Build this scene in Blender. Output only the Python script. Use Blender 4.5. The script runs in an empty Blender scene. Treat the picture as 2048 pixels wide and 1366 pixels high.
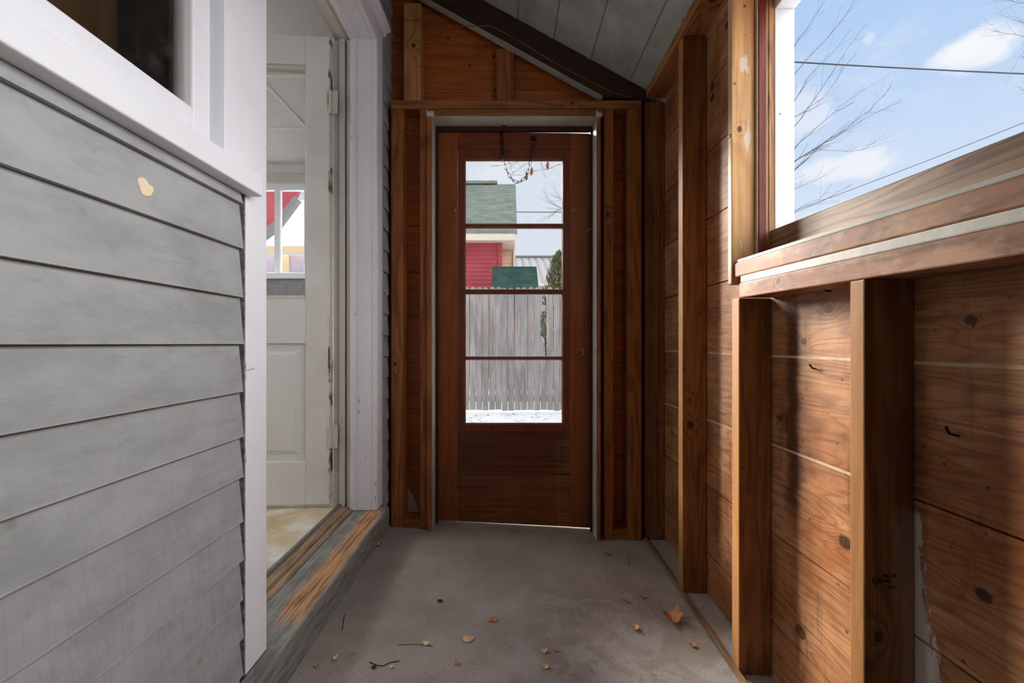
import bpy, bmesh, math, random
from mathutils import Vector, Matrix, noise as mnoise
R = random.Random(7)
sc = bpy.context.scene
COL = sc.collection
ZC = 0.924            # lens height above the porch slab; the coordinates below are metres from the lens, y along the porch
F, CX, CY = 840.0, 1020.0, 687.0
def P(px, py, Y):     # a photo pixel at distance Y down the porch
    return ((px-CX)/F*Y, Y, (CY-py)/F*Y)
def PX(px, py, X):    # a photo pixel on the wall plane x = X
    return P(px, py, X*F/(px-CX))
def lin(c):
    return tuple((v/255/12.92 if v/255 <= .04045 else ((v/255+.055)/1.055)**2.4) for v in c)
def floor_z(x): return -.924-.055*x

# ------------------------------------------------------------------ node helpers
class E:
    def __init__(s, c, k): s.c = c; s.k = k
    def _b(s, op, o, r=False):
        return s.c.math(op, o, s) if r else s.c.math(op, s, o)
    def __add__(s, o): return s._b('ADD', o)
    def __radd__(s, o): return s._b('ADD', o, 1)
    def __sub__(s, o): return s._b('SUBTRACT', o)
    def __rsub__(s, o): return s._b('SUBTRACT', o, 1)
    def __mul__(s, o): return s._b('MULTIPLY', o)
    def __rmul__(s, o): return s._b('MULTIPLY', o, 1)
    def __truediv__(s, o): return s._b('DIVIDE', o)
    def __neg__(s): return s*-1.0
class Ctx:
    def __init__(s, nt): s.nt = nt; s.nodes = nt.nodes; s.links = nt.links
    def plug(s, v, sock):
        if isinstance(v, E): s.links.new(v.k, sock)
        elif isinstance(v, tuple) and len(v) == 3 and sock.type == 'RGBA': sock.default_value = (*v, 1)
        else: sock.default_value = v
    def math(s, op, a, b=0.0, c=None, clamp=False):
        n = s.nodes.new('ShaderNodeMath'); n.operation = op; n.use_clamp = clamp
        s.plug(a, n.inputs[0]); s.plug(b, n.inputs[1])
        if c is not None: s.plug(c, n.inputs[2])
        return E(s, n.outputs[0])
    def pos(s):
        g = s.nodes.new('ShaderNodeNewGeometry'); x = s.nodes.new('ShaderNodeSeparateXYZ')
        s.links.new(g.outputs['Position'], x.inputs[0])
        return E(s, x.outputs[0]), E(s, x.outputs[1]), E(s, x.outputs[2])-ZC
    def normal(s):
        g = s.nodes.new('ShaderNodeNewGeometry'); x = s.nodes.new('ShaderNodeSeparateXYZ')
        s.links.new(g.outputs['True Normal'], x.inputs[0])
        return E(s, x.outputs[0]), E(s, x.outputs[1]), E(s, x.outputs[2])
    def vec(s, x, y, z):
        n = s.nodes.new('ShaderNodeCombineXYZ')
        for i, v in enumerate((x, y, z)): s.plug(v, n.inputs[i])
        return E(s, n.outputs[0])
    def noise(s, v, scale=1.0, detail=2.0, rough=.5, dist=0.0):
        n = s.nodes.new('ShaderNodeTexNoise'); s.plug(v, n.inputs['Vector'])
        n.inputs['Scale'].default_value = scale; n.inputs['Detail'].default_value = detail
        n.inputs['Roughness'].default_value = rough; n.inputs['Distortion'].default_value = dist
        return E(s, n.outputs[0])
    def white(s, v):
        n = s.nodes.new('ShaderNodeTexWhiteNoise'); n.noise_dimensions = '1D'; s.plug(v, n.inputs['W'])
        return E(s, n.outputs['Value'])
    def voro(s, v, scale=1.0, feature='F1', rnd=1.0):
        n = s.nodes.new('ShaderNodeTexVoronoi'); n.feature = feature; s.plug(v, n.inputs['Vector'])
        n.inputs['Scale'].default_value = scale; n.inputs['Randomness'].default_value = rnd
        d = E(s, n.outputs['Distance'])
        if feature != 'F1': return d, None
        x = s.nodes.new('ShaderNodeSeparateColor'); s.links.new(n.outputs['Color'], x.inputs[0])
        return d, E(s, x.outputs[0])
    def ss(s, v, a, b, lo=0.0, hi=1.0):
        n = s.nodes.new('ShaderNodeMapRange'); n.interpolation_type = 'SMOOTHSTEP'
        s.plug(v, n.inputs['Value'])
        for k, q in (('From Min', a), ('From Max', b), ('To Min', lo), ('To Max', hi)): n.inputs[k].default_value = q
        return E(s, n.outputs['Result'])
    def mix(s, f, a, b, mode='MIX'):
        n = s.nodes.new('ShaderNodeMix'); n.data_type = 'RGBA'; n.blend_type = mode
        s.plug(f, n.inputs['Factor']); s.plug(a, n.inputs[6]); s.plug(b, n.inputs[7])
        return E(s, n.outputs[2])
    def sin(s, a): return s.math('SINE', a)
    def floor(s, a): return s.math('FLOOR', a)
    def abs(s, a): return s.math('ABSOLUTE', a)
    def max(s, a, b): return s.math('MAXIMUM', a, b)
    def min(s, a, b): return s.math('MINIMUM', a, b)
    def bump(s, h, strength, dist):
        n = s.nodes.new('ShaderNodeBump'); n.inputs['Strength'].default_value = strength; n.inputs['Distance'].default_value = dist
        s.plug(h, n.inputs['Height']); return E(s, n.outputs[0])
    def box(s, v, a, b, e):      # 1 between a and b, soft edges
        return s.ss(v, a-e, a+e)*s.ss(v, b-e, b+e, 1.0, 0.0)
def material(name, fn, rough=.7, spec=.3, metal=0.0):
    m = bpy.data.materials.new(name); m.use_nodes = True
    c = Ctx(m.node_tree); b = m.node_tree.nodes['Principled BSDF']
    b.inputs['Roughness'].default_value = rough; b.inputs['Specular IOR Level'].default_value = spec; b.inputs['Metallic'].default_value = metal
    out = fn(c)
    col, h = out if isinstance(out, tuple) and len(out) == 2 else (out, None)
    c.plug(col, b.inputs['Base Color'])
    if h is not None:
        if isinstance(h, E): c.plug(h, b.inputs['Normal'])
    return m
def flat(name, rgb, rough=.6, spec=.3, metal=0.0, vary=.12, scale=25.0):
    L = lin(rgb)
    def fn(c):
        x, y, z = c.pos()
        n = c.noise(c.vec(x, y, z), scale, 3.0)
        return c.mix(c.ss(n, .3, .7), tuple(v*(1-vary) for v in L), tuple(min(1, v*(1+vary)) for v in L))
    return material(name, fn, rough, spec, metal)

def wood(name, base, dark, light, grain='y', knots=(), pitch=None, z0=0.0, ring=5.0, ringamt=.55, fine=.35, knotden=.0, rough=.55, spec=.35, extra=None, seed=0.0, vstretch=8.0, patina=.5, bumps=.15):
    B, D, L = lin(base), lin(dark), lin(light)
    def fn(c):
        x, y, z = c.pos()
        u, v = {'x': (x, y+z), 'y': (y, x+z), 'z': (z, x+y)}[grain]
        a = {'x': z, 'y': z, 'z': x+y}[grain]
        u0 = u
        if pitch:
            idx = c.floor((a-z0)/pitch); r = c.white(idx+seed+.37)
            u = u+r*13.7; v = v+r*5.1
        else:
            r = None; u = u+seed*3.3; v = v+seed*1.7
        K = None; core = None; halo = None
        gx = {'x': (1, 0, 0), 'y': (0, 1, 0), 'z': (0, 0, 1)}[grain]
        for kn in knots:
            kx, ky, kz, kr = kn
            rx, ry, rz = [kr*(1.25 if g else 1.0) for g in gx]
            dx = (x-kx)/rx; dy = (y-ky)/ry; dz = (z-kz)/rz
            d2 = dx*dx+dy*dy+dz*dz
            wob = c.noise(c.vec(x, y, z), .6/kr, 2.0)
            k1 = c.ss(d2+(wob-.5)*.8, .35, .85, 1.0, 0.0)
            h1 = 1.0/(1.0+d2*.25) if False else c.math('DIVIDE', 1.0, d2*.45+1.0)
            K = h1 if K is None else K+h1
            core = k1 if core is None else c.max(core, k1)
        if knotden > 0:
            d, cc = c.voro(c.vec(u*2.2, v*5.5, r*31.0 if r is not None else seed*9.1), 1.0)
            on = c.ss(cc, 1-knotden-.01, 1-knotden)
            k1 = c.ss(d, .07, .12, 1.0, 0.0)*on
            h1 = c.ss(d, .0, .5, 1.0, 0.0)*on
            K = h1 if K is None else K+h1
            core = k1 if core is None else c.max(core, k1)
        warp = c.noise(c.vec(u*1.1, v*vstretch, r*17.0 if r is not None else seed), 1.0, 2.0, .45)
        t = warp*ring
        if K is not None: t = t+K*1.6
        s1 = c.sin(t*6.2832*1.6)*.5+.5
        s1 = s1*s1*s1
        fg = c.noise(c.vec(u*9.0, v*380.0, 0.0), 1.0, 2.0, .6)
        st = c.noise(c.vec(u*2.2, v*60.0, 3.0), 1.0, 3.0, .6)
        mt = c.noise(c.vec(x*1.0, y*1.0, z*1.0), 5.0, 4.0, .6)
        col = c.mix(c.ss(mt, .5-.35/max(patina, .01)*.5, .5+.35/max(patina, .01)*.5)*patina, B, L)
        col = c.mix(s1*ringamt, col, D)
        col = c.mix(c.ss(st, .42, .72)*.45, col, D)
        col = c.mix(c.ss(fg, .45, .8)*fine, col, tuple(q*.55 for q in D))
        dk = c.noise(c.vec(x, y, z), 2.3, 5.0, .65)
        col = c.mix(c.ss(dk, .56, .78)*.5*patina, col, tuple(q*.6 for q in D))
        d2, cc2 = c.voro(c.vec(x, y, z), 34.0)
        col = c.mix(c.ss(d2, .10, .2, 1.0, 0.0)*c.ss(cc2, .90, .92)*.8, col, tuple(q*.25 for q in D))
        if r is not None: col = c.mix(c.white(idx+seed+5.1)*.35, col, D)
        if core is not None:
            kn_ = c.noise(c.vec(x, y, z), 190.0, 3.0, .7)
            col = c.mix(core*c.ss(kn_, .25, .6, .72, .95), col, lin((44, 23, 13)))
        if extra: col = extra(c, col, (x, y, z))
        return col, c.bump(fg*.6+s1*.4+st*.4, bumps, .002)
    return material(name, fn, rough, spec)

# ------------------------------------------------------------------ mesh helpers
class MB:
    def __init__(s): s.v = []; s.f = []; s.m = []
    def add(s, vs, fs, m=0):
        o = len(s.v); s.v += [tuple(q) for q in vs]; s.f += [[i+o for i in f] for f in fs]; s.m += [m]*len(fs); return s
    def box(s, x0, x1, y0, y1, z0, z1, m=0):
        x0, x1 = min(x0, x1), max(x0, x1); y0, y1 = min(y0, y1), max(y0, y1); z0, z1 = min(z0, z1), max(z0, z1)
        return s.add([(x0, y0, z0), (x1, y0, z0), (x1, y1, z0), (x0, y1, z0), (x0, y0, z1), (x1, y0, z1), (x1, y1, z1), (x0, y1, z1)],
              [(0, 3, 2, 1), (4, 5, 6, 7), (0, 1, 5, 4), (1, 2, 6, 5), (2, 3, 7, 6), (3, 0, 4, 7)], m)
    def hexa(s, a, b, m=0):   # two quads, a = bottom (ccw from above), b = top
        return s.add(list(a)+list(b), [(0, 3, 2, 1), (4, 5, 6, 7), (0, 1, 5, 4), (1, 2, 6, 5), (2, 3, 7, 6), (3, 0, 4, 7)], m)
    def prism(s, poly, axis, a, b, m=0):
        def pt(p, t): return {'x': (t, p[0], p[1]), 'y': (p[0], t, p[1]), 'z': (p[0], p[1], t)}[axis]
        n = len(poly); vs = [pt(p, a) for p in poly]+[pt(p, b) for p in poly]
        fs = [list(range(n))[::-1], list(range(n, 2*n))]+[(i, (i+1) % n, n+(i+1) % n, n+i) for i in range(n)]
        return s.add(vs, fs, m)
    def quad(s, *p, m=0): return s.add(p, [tuple(range(len(p)))], m)
    def tube(s, pts, r, n=6, m=0, close=False):
        pts = [Vector(p) for p in pts]; k = len(pts); rs = r if isinstance(r, (list, tuple)) else [r]*k
        vs = []; up = None
        for i, p in enumerate(pts):
            if close: t = pts[(i+1) % k]-pts[i-1]
            else: t = pts[min(i+1, k-1)]-pts[max(i-1, 0)]
            t = t.normalized() if t.length > 1e-9 else Vector((0, 0, 1))
            if up is None: up = Vector((0, 0, 1)) if abs(t.z) < .9 else Vector((1, 0, 0))
            a = t.cross(up)
            if a.length < 1e-6: a = t.cross(Vector((.3, 1, .2)))
            a.normalize(); b = a.cross(t).normalized(); up = b
            for j in range(n):
                q = 2*math.pi*j/n; vs.append(p+(a*math.cos(q)+b*math.sin(q))*rs[i])
        fs = []
        for i in range(k if close else k-1):
            i2 = (i+1) % k
            for j in range(n): fs.append((i*n+j, i*n+(j+1) % n, i2*n+(j+1) % n, i2*n+j))
        if not close: fs += [list(range(n))[::-1], [(k-1)*n+j for j in range(n)]]
        return s.add(vs, fs, m)
    def lathe(s, c, axis, prof, n=20, m=0):  # prof [(r, t)] about axis through c
        vs = []
        for r, t in prof:
            for j in range(n):
                q = 2*math.pi*j/n; a, b = r*math.cos(q), r*math.sin(q)
                o = {'y': (a, t, b), 'x': (t, a, b), 'z': (a, b, t)}[axis]
                vs.append((c[0]+o[0], c[1]+o[1], c[2]+o[2]))
        k = len(prof); fs = [(i*n+j, i*n+(j+1) % n, (i+1)*n+(j+1) % n, (i+1)*n+j) for i in range(k-1) for j in range(n)]
        fs += [list(range(n))[::-1], [(k-1)*n+j for j in range(n)]]
        return s.add(vs, fs, m)
def build(mb, name, mats, parent=None, bevel=0.0, seg=2, smooth=False, label=None, cat=None, group=None, kind=None, origin=None):
    mats = mats if isinstance(mats, (list, tuple)) else [mats]
    V = [Vector(v) for v in mb.v]
    if origin is None:
        lo = [min(v[i] for v in V) for i in range(3)]; hi = [max(v[i] for v in V) for i in range(3)]
        origin = Vector(((lo[0]+hi[0])/2, (lo[1]+hi[1])/2, lo[2]))
    origin = Vector(origin)
    me = bpy.data.meshes.new(name); me.from_pydata([v-origin for v in V], [], mb.f)
    for m in mats: me.materials.append(m)
    for p, k in zip(me.polygons, mb.m): p.material_index = k
    bm = bmesh.new(); bm.from_mesh(me)
    bmesh.ops.recalc_face_normals(bm, faces=bm.faces)
    if bevel > 0:
        es = [e for e in bm.edges if len(e.link_faces) == 2 and e.calc_face_angle(0) > .6]
        bmesh.ops.bevel(bm, geom=es, offset=bevel, segments=seg, affect='EDGES', profile=.5, clamp_overlap=True)
    if smooth:
        for f in bm.faces: f.smooth = True
    bm.to_mesh(me); bm.free()
    o = bpy.data.objects.new(name, me); COL.objects.link(o)
    place(o, origin, parent); tag(o, label, cat, group, kind)
    return o
def place(o, origin, parent):
    origin = Vector(origin)+Vector((0, 0, ZC))
    if parent is not None:
        o.parent = parent; o.location = origin-parent.matrix_basis.translation
        q = parent
        while q.parent is not None:
            q = q.parent; o.location -= q.matrix_basis.translation
    else: o.location = origin
def tag(o, label=None, cat=None, group=None, kind=None):
    for k, v in (('label', label), ('category', cat), ('group', group), ('kind', kind)):
        if v: o[k] = v
def thing(name, loc, label, cat, group=None, kind=None):
    o = bpy.data.objects.new(name, None); COL.objects.link(o); o.empty_display_size = .1
    o.location = Vector(loc)+Vector((0, 0, ZC)); tag(o, label, cat, group, kind); return o
def dup(o, parent=None):
    c = o.copy(); COL.objects.link(c)
    if parent is not None: c.parent = parent
    for ch in list(o.children): dup(ch, c)
    return c
def BX(*a, m=0): return MB().box(*a, m=m)

# ------------------------------------------------------------------ materials
def side_extra(c, col, p):     # right-hand siding: pale brush marks, water stains
    x, y, z = p
    n = c.noise(c.vec(x, y*30, z*8), 3.0, 4.0, .7)
    n2 = c.noise(c.vec(x, y, z), 9.0, 4.0, .7)
    edge = c.ss(z, -.62, -.36, 1.0, 0.0)*.034+.008
    w = (n-.5)*.07+(n2-.5)*.05
    pm = c.ss((.7875-y)+w-edge, -.004, .006, 1.0, 0.0)*c.ss(z+(n2-.5)*.08, -.34, -.30, 1.0, 0.0)*c.ss(y, .66, .70)*c.ss(y, .78, .80, 1.0, 0.0)
    col = c.mix(pm*.9, col, lin((205, 200, 192)))
    st = c.noise(c.vec(y*18, z*2.0, 2.0), 1.0, 4.0, .65)
    col = c.mix(c.ss(st, .53, .72)*.55, col, lin((70, 34, 16)))
    # tide mark just past the third stud
    e2 = c.noise(c.vec(y*4, z*11, 7.0), 1.0, 4.0, .7)
    tm = c.box(y+(e2-.5)*.10, 1.10, 1.155, .02)*c.ss(z, .10, .12, 1.0, 0.0)*c.ss(z, -.52, -.40)
    col = c.mix(tm*.85, col, lin((62, 28, 12)))
    return col
RK = [(*PX(1657, 618, .76), .013), (*PX(1608, 683, .76), .011), (*PX(1600, 1263, .76), .021), (*PX(1690, 1085, .76), .02), (*PX(1942, 641, .76), .0105),
      (*PX(1967, 1190, .76), .0135), (*PX(1559, 836, .76), .011), (*PX(1425, 172, .76), .020), (*PX(1425, 195, .76), .018), (*PX(1456, 48, .76), .02)]
M_SIDE = wood('pine_siding', (151, 90, 48), (84, 43, 19), (208, 156, 111), 'y', RK, .256, -.036, ring=13.0, ringamt=.38, fine=.5, knotden=.015, extra=side_extra, seed=2.0, vstretch=9.0, patina=.8, rough=.5)
M_SEAM = flat('pale_seam', (176, 152, 122), .7)
def stud_lit_face(c, col, p):
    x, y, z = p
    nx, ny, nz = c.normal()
    return c.mix(c.ss(nx, -.9, -.5, 1.0, 0.0)*.42, col, lin((204, 142, 82)))  # narrow faces towards the room coloured paler, painted as if lit
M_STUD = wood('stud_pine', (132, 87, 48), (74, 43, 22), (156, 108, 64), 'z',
     [(*P(1381, 850, 1.619), .016), (*P(1757, 1273, .788), .011), (*P(1790, 905, .788), .010), (*P(1380, 800, 1.619), .006)], ring=5.0, ringamt=.45, fine=.5, knotden=.04, extra=stud_lit_face, seed=1.0, vstretch=11.0, patina=.7)
def stud3_extra(c, col, p):
    x, y, z = p
    n = c.noise(c.vec(x*20, y*20, z*5), 1.0, 4.0, .7)
    m = c.ss(x+(n-.5)*.05-(.742-c.ss(z, -.6, -.35, .0, -.03)*-1.0), -.01, .015)*c.ss(z+(n-.5)*.1, -.36, -.28, 1.0, 0.0)
    col = stud_lit_face(c, col, p)
    return c.mix(m*.4, col, lin((160, 148, 140)))
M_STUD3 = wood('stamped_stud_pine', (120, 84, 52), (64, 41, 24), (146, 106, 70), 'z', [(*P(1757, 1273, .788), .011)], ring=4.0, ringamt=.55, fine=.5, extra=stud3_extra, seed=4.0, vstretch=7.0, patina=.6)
M_FARSTUD = wood('door_wall_stud', (148, 88, 42), (82, 43, 18), (174, 112, 58), 'z', [(*P(790, 728, 2.04), .012), (*P(824, 92, 2.04), .013), (*P(1216, 430, 2.04), .012), (*P(1011, 172, 2.04), .008)], ring=4.0, fine=.5, knotden=.05, seed=3.0, vstretch=10.0)
M_GSTUD = wood('gable_stud', (176, 120, 72), (120, 70, 34), (196, 146, 92), 'z', [(*P(827, 90, 2.04), .014)], ring=4.0, fine=.4, seed=3.6, vstretch=10.0)
def far_extra(c, col, p):
    x, y, z = p
    n = c.noise(c.vec(x, y, z), 14.0, 3.0)
    pm = c.ss(x+(n-.5)*.03, -.475, -.455, 1.0, 0.0)*c.ss(x, -.53, -.525)*c.ss(z+(n-.5)*.06+(x+.5)*1.6, -.78, -.75, 1.0, 0.0)
    return c.mix(pm*.8, col, lin((196, 184, 170)))
M_FAR = wood('gable_boards', (176, 96, 40), (112, 54, 20), (190, 114, 54), 'x', [(*P(939, 131, 2.13), .008), (*P(987, 113, 2.13), .010), (*P(990, 179, 2.13), .009), (*P(897, 76, 2.13), .007)], .231, 1.288-.231*12, ring=4.0, ringamt=.35, fine=.3, seed=8.0, extra=far_extra)
M_HEAD = wood('header_pine', (146, 92, 50), (86, 48, 22), (176, 112, 66), 'x', [(*P(1145, 206, 2.04), .010)], ring=4.0, fine=.45, knotden=.08, seed=5.0)
M_PLATE = wood('plate_pine', (166, 108, 64), (104, 56, 26), (190, 134, 86), 'y', [(.70, 1.45, 1.186, .015)], ring=5.0, fine=.4, knotden=.06, seed=6.0)
def rail_extra(c, col, p):
    x, y, z = p
    n = c.noise(c.vec(x*6, y*6, z*14), 1.0, 5.0, .7)
    col = c.mix(c.ss(n, .48, .62)*.55, col, lin((190, 150, 122)))
    n3 = c.noise(c.vec(x, y, z), 26.0, 4.0, .7)
    return c.mix(c.ss(n3, .60, .72)*.5, col, lin((84, 44, 28)))
RAILK = [(*PX(1557, 562, .665), .0085), (*PX(1805, 462, .69), .013)]
M_RAIL = wood('sill_rail_pine', (146, 94, 62), (84, 44, 26), (166, 116, 82), 'y', RAILK, ring=5.0, fine=.4, extra=rail_extra, seed=7.0, patina=.9)
M_LEDGE = wood('weathered_sash_rail', (122, 90, 62), (58, 38, 26), (146, 112, 80), 'y', (), ring=10.0, ringamt=.75, fine=.3, seed=9.3, vstretch=14.0, patina=.7)
def jamb_extra(c, col, p):
    x, y, z = p
    n = c.noise(c.vec(x*30, y*30, z*9), 1.0, 3.0, .6)
    m = c.ss(n, .60, .66)*c.box(x, .690, .722, .008)
    col = c.mix(m*.8, col, lin((222, 208, 190)))
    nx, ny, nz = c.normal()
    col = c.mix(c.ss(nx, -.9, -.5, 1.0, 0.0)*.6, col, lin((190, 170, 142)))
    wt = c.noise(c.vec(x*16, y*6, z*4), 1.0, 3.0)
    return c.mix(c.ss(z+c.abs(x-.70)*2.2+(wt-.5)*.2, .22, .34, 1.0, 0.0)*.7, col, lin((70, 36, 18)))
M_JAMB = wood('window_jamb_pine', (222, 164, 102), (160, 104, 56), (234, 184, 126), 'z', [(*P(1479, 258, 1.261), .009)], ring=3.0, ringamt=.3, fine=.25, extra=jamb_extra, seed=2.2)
M_REDSTOP = wood('red_window_stop', (120, 52, 26), (78, 28, 14), (140, 66, 34), 'z', (), fine=.4, seed=3.1)
M_WEATHER = wood('weathered_stop', (186, 134, 84), (96, 58, 34), (206, 160, 112), 'z', (), ring=8.0, ringamt=.6, fine=.4, seed=6.1, vstretch=20.0)
M_RAFTER = wood('dark_rafter', (58, 40, 32), (30, 20, 16), (70, 50, 40), 'x', (), fine=.3, seed=1.4, ringamt=.3)
def doorx(c, col, p):
    x, y, z = p
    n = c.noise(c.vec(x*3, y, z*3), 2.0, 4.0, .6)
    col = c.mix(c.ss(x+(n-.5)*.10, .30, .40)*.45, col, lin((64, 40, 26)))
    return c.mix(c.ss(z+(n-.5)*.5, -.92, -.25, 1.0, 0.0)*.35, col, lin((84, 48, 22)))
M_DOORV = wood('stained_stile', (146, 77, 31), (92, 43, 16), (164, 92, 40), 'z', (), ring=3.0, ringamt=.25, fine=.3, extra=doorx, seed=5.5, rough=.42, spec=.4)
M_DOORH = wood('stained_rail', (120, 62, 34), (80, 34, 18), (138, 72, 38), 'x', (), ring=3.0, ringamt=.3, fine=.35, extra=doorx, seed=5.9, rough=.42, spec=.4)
M_SASH = wood('stained_sash', (114, 60, 34), (82, 34, 18), (132, 66, 38), 'z', (), ring=3.0, ringamt=.25, fine=.3, seed=4.7, rough=.4, spec=.4)
def kickx(c, col, p):
    x, y, z = p
    st = c.noise(c.vec(x*1.5, y, z*42), 2.0, 4.0, .7)
    v = c.noise(c.vec(x*60, y, z*3), 1.0, 3.0, .7)
    top = c.ss(z, -.677, -.673)
    col = c.mix(top*.45, col, lin((66, 26, 14)))
    col = c.mix(c.ss(st, .52, .66)*.6, col, lin((46, 24, 14)))
    pale = c.ss(x, .205, .25)*c.ss(v, .40, .60)*c.ss(st, .40, .60, 1.0, 0.0)
    col = c.mix(pale*.6, col, lin((150, 108, 66)))
    sc_ = c.noise(c.vec(x*9, y, z*60), 2.0, 3.0, .7)
    return c.mix(c.ss(sc_, .66, .74)*.5, col, lin((156, 102, 58)))
M_KICK = wood('worn_kick_panel', (116, 68, 34), (74, 38, 18), (136, 86, 46), 'x', (), ring=4.0, ringamt=.3, fine=.45, extra=kickx, seed=6.6, rough=.5)
M_FRAMEPAINT = flat('old_frame_paint', (172, 172, 162), .55, .3, vary=.1, scale=9)
def whitepaint(name, rgb, crackle=.5, chips=None):
    L = lin(rgb)
    def fn(c):
        x, y, z = c.pos()
        n = c.noise(c.vec(x, y, z), 220.0, 3.0, .6); n2 = c.noise(c.vec(x*60, y*60, z*7), 1.0, 4.0, .6); n3 = c.noise(c.vec(x, y, z), 5.0, 3.0)
        col = c.mix(c.ss(n3, .35, .7)*.35, L, tuple(v*.88 for v in L))
        if chips:
            for (a, lo, hi, e, zs, thr, cc) in chips:   # chipped paint along an edge
                q = {'x': x, 'y': y}[a]
                k = c.noise(c.vec(x*40, y*40, z*zs), 1.0, 4.0, .75)
                col = c.mix(c.box(q, lo, hi, e)*c.ss(k, thr, thr+.03), col, lin(cc))
        d, cc2 = c.voro(c.vec(x, y, z), 26.0)
        col = c.mix(c.ss(d, .05, .10, 1.0, 0.0)*c.ss(cc2, .955, .96)*.8, col, lin((84, 70, 58)))
        return col, c.bump(n*.5+n2*.7, crackle, .002)
    return material(name, fn, .45, .35)
M_TRIM = whitepaint('white_trim_paint', (236, 238, 244), .35, [('y', .945, .952, .003, 9.0, .60, (110, 70, 44)), ('y', 1.029, 1.04, .003, 7.0, .66, (170, 104, 52))])
M_TRIMFAR = whitepaint('white_jamb_paint', (222, 222, 228), .2, [('y', 1.885, 1.894, .004, 10.0, .66, (96, 74, 58))])
M_DOORW = whitepaint('aged_white_door_paint', (216, 216, 214), .22)
def edgechips(c):
    x, y, z = c.pos()
    n3 = c.noise(c.vec(x, y, z), 6.0, 3.0)
    col = c.mix(c.ss(n3, .35, .7)*.5, lin((218, 217, 214)), lin((200, 196, 188)))
    k = c.noise(c.vec(x*30, y*30, z*8), 1.0, 4.0, .7); k2 = c.noise(c.vec(0.0, 0.0, z*3.1), 1.0, 2.0, .6)
    col = c.mix(c.ss(x, -.822, -.805)*c.ss(k, .50, .60)*.6, col, lin((206, 186, 150)))
    col = c.mix(c.ss(x+(k-.5)*.02, -.808, -.803)*c.ss(k2, .52, .56)*c.ss(k, .46, .52), col, lin((70, 56, 44)))
    n = c.noise(c.vec(x, y, z), 200.0, 3.0, .6); n2 = c.noise(c.vec(x*50, y*50, z*6), 1.0, 3.0)
    return col, c.bump(n*.4+n2*.6, .2, .002)
M_DOORSTILE = material('chipped_door_stile_paint', edgechips, .45, .35)
M_BEIGE = whitepaint('yellowed_jamb_paint', (200, 196, 188), .2, [('y', 1.89, 1.92, .004, 6.0, .68, (60, 44, 32))])
def clap(c):
    x, y, z = c.pos()
    L = lin((164, 167, 168))
    n = c.noise(c.vec(x*14, y*14, z*60), 1.0, 4.0, .6); b = c.noise(c.vec(x, y*2.2, z*5.0), 3.0, 5.0, .65); g = c.noise(c.vec(x, y*5, z*260), 1.0, 2.0)
    col = c.mix(c.ss(b, .32, .72), L, lin((146, 149, 149)))
    col = c.mix(c.ss(n, .55, .75)*.25, col, lin((120, 118, 112)))
    low = c.ss(z+(b-.5)*.5, -.55, -.02, 1.0, 0.0)     # bare, more weathered courses low on the wall
    cr = c.noise(c.vec(x, y*120, z*14), 1.0, 3.0, .7)
    col = c.mix(low*c.ss(cr, .46, .70)*.22, col, lin((108, 106, 100)))
    d, cc = c.voro(c.vec(x, y, z), 15.0)
    col = c.mix(c.ss(d, .05, .14, 1.0, 0.0)*c.ss(cc, .88, .90)*.5, col, lin((128, 116, 100)))
    sm = c.noise(c.vec(x, y*3, z*3), 4.0, 5.0, .7)
    col = c.mix(c.ss(sm, .60, .75)*.4, col, lin((104, 104, 102)))
    # rust-coloured drips
    dr = c.noise(c.vec(y*26, z*1.2, 4.0), 1.0, 2.0)
    col = c.mix(c.ss(dr, .75, .79)*.4, col, lin((150, 124, 88)))
    return col, c.bump(g*.5+n*.5+cr*low*.9, .25, .002)
M_CLAP = material('grey_clapboard_paint', clap, .55, .3)
def floorfn(c):
    x, y, z = c.pos()
    a = c.noise(c.vec(x, y, 0.0), 3.2, 6.0, .65); b = c.noise(c.vec(x, y, 0.0), 160.0, 2.0, .7); d = c.noise(c.vec(x, y, 1.0), 7.0, 5.0, .7, .6)
    col = c.mix(c.ss(a, .3, .7), lin((142, 134, 128)), lin((166, 158, 151)))
    blue = c.ss(d, .46, .60)*c.ss(x, -.15, .25)*c.ss(y, 2.0, 1.3)
    col = c.mix(blue*.6, col, lin((180, 180, 182)))
    col = c.mix(c.ss(b, .52, .70)*.45, col, lin((92, 82, 78)))
    br = c.noise(c.vec(x, y, 3.0), 4.5, 4.0, .6)
    col = c.mix(c.ss(br, .60, .74)*.4, col, lin((96, 78, 66)))
    v, cc = c.voro(c.vec(x, y, 0.0), 60.0)
    col = c.mix(c.ss(v, .10, .2, 1.0, 0.0)*c.ss(cc, .92, .93)*.7, col, lin((60, 50, 44)))
    col = c.mix(c.ss(v, .08, .14, 1.0, 0.0)*c.ss(cc, .05, .04)*.8, col, lin((205, 200, 192)))
    return col, c.bump(b*.6+d*.5, .25, .003)
M_FLOOR = material('worn_painted_slab', floorfn, .6, .3)
def stepfn(c):
    x, y, z = c.pos()
    g = c.noise(c.vec(x*90, y*6, z*60), 1.0, 3.0, .6); n = c.noise(c.vec(x*26, y*9, 0.0), 1.0, 5.0, .7); s = c.noise(c.vec(x*60, y*9, z*70), 1.0, 4.0, .7)
    wd = c.mix(c.ss(g, .4, .68), lin((196, 148, 104)), lin((120, 80, 50)))
    pt = c.mix(c.ss(s, .35, .65), lin((140, 140, 136)), lin((110, 107, 102)))
    t = c.ss(x+(n-.5)*.16+(s-.5)*.05, -.655, -.622)*c.ss(x+(s-.5)*.01, -.572, -.563, 1.0, 0.0)
    t = t*c.ss(y+(n-.5)*.2, 1.08, 1.20)
    nx, ny, nz = c.normal()
    t = t*c.ss(nz, .5, .8)
    col = c.mix(t*.9, pt, wd)
    return col, c.bump(g*.5+s*.6, .35, .003)
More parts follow.
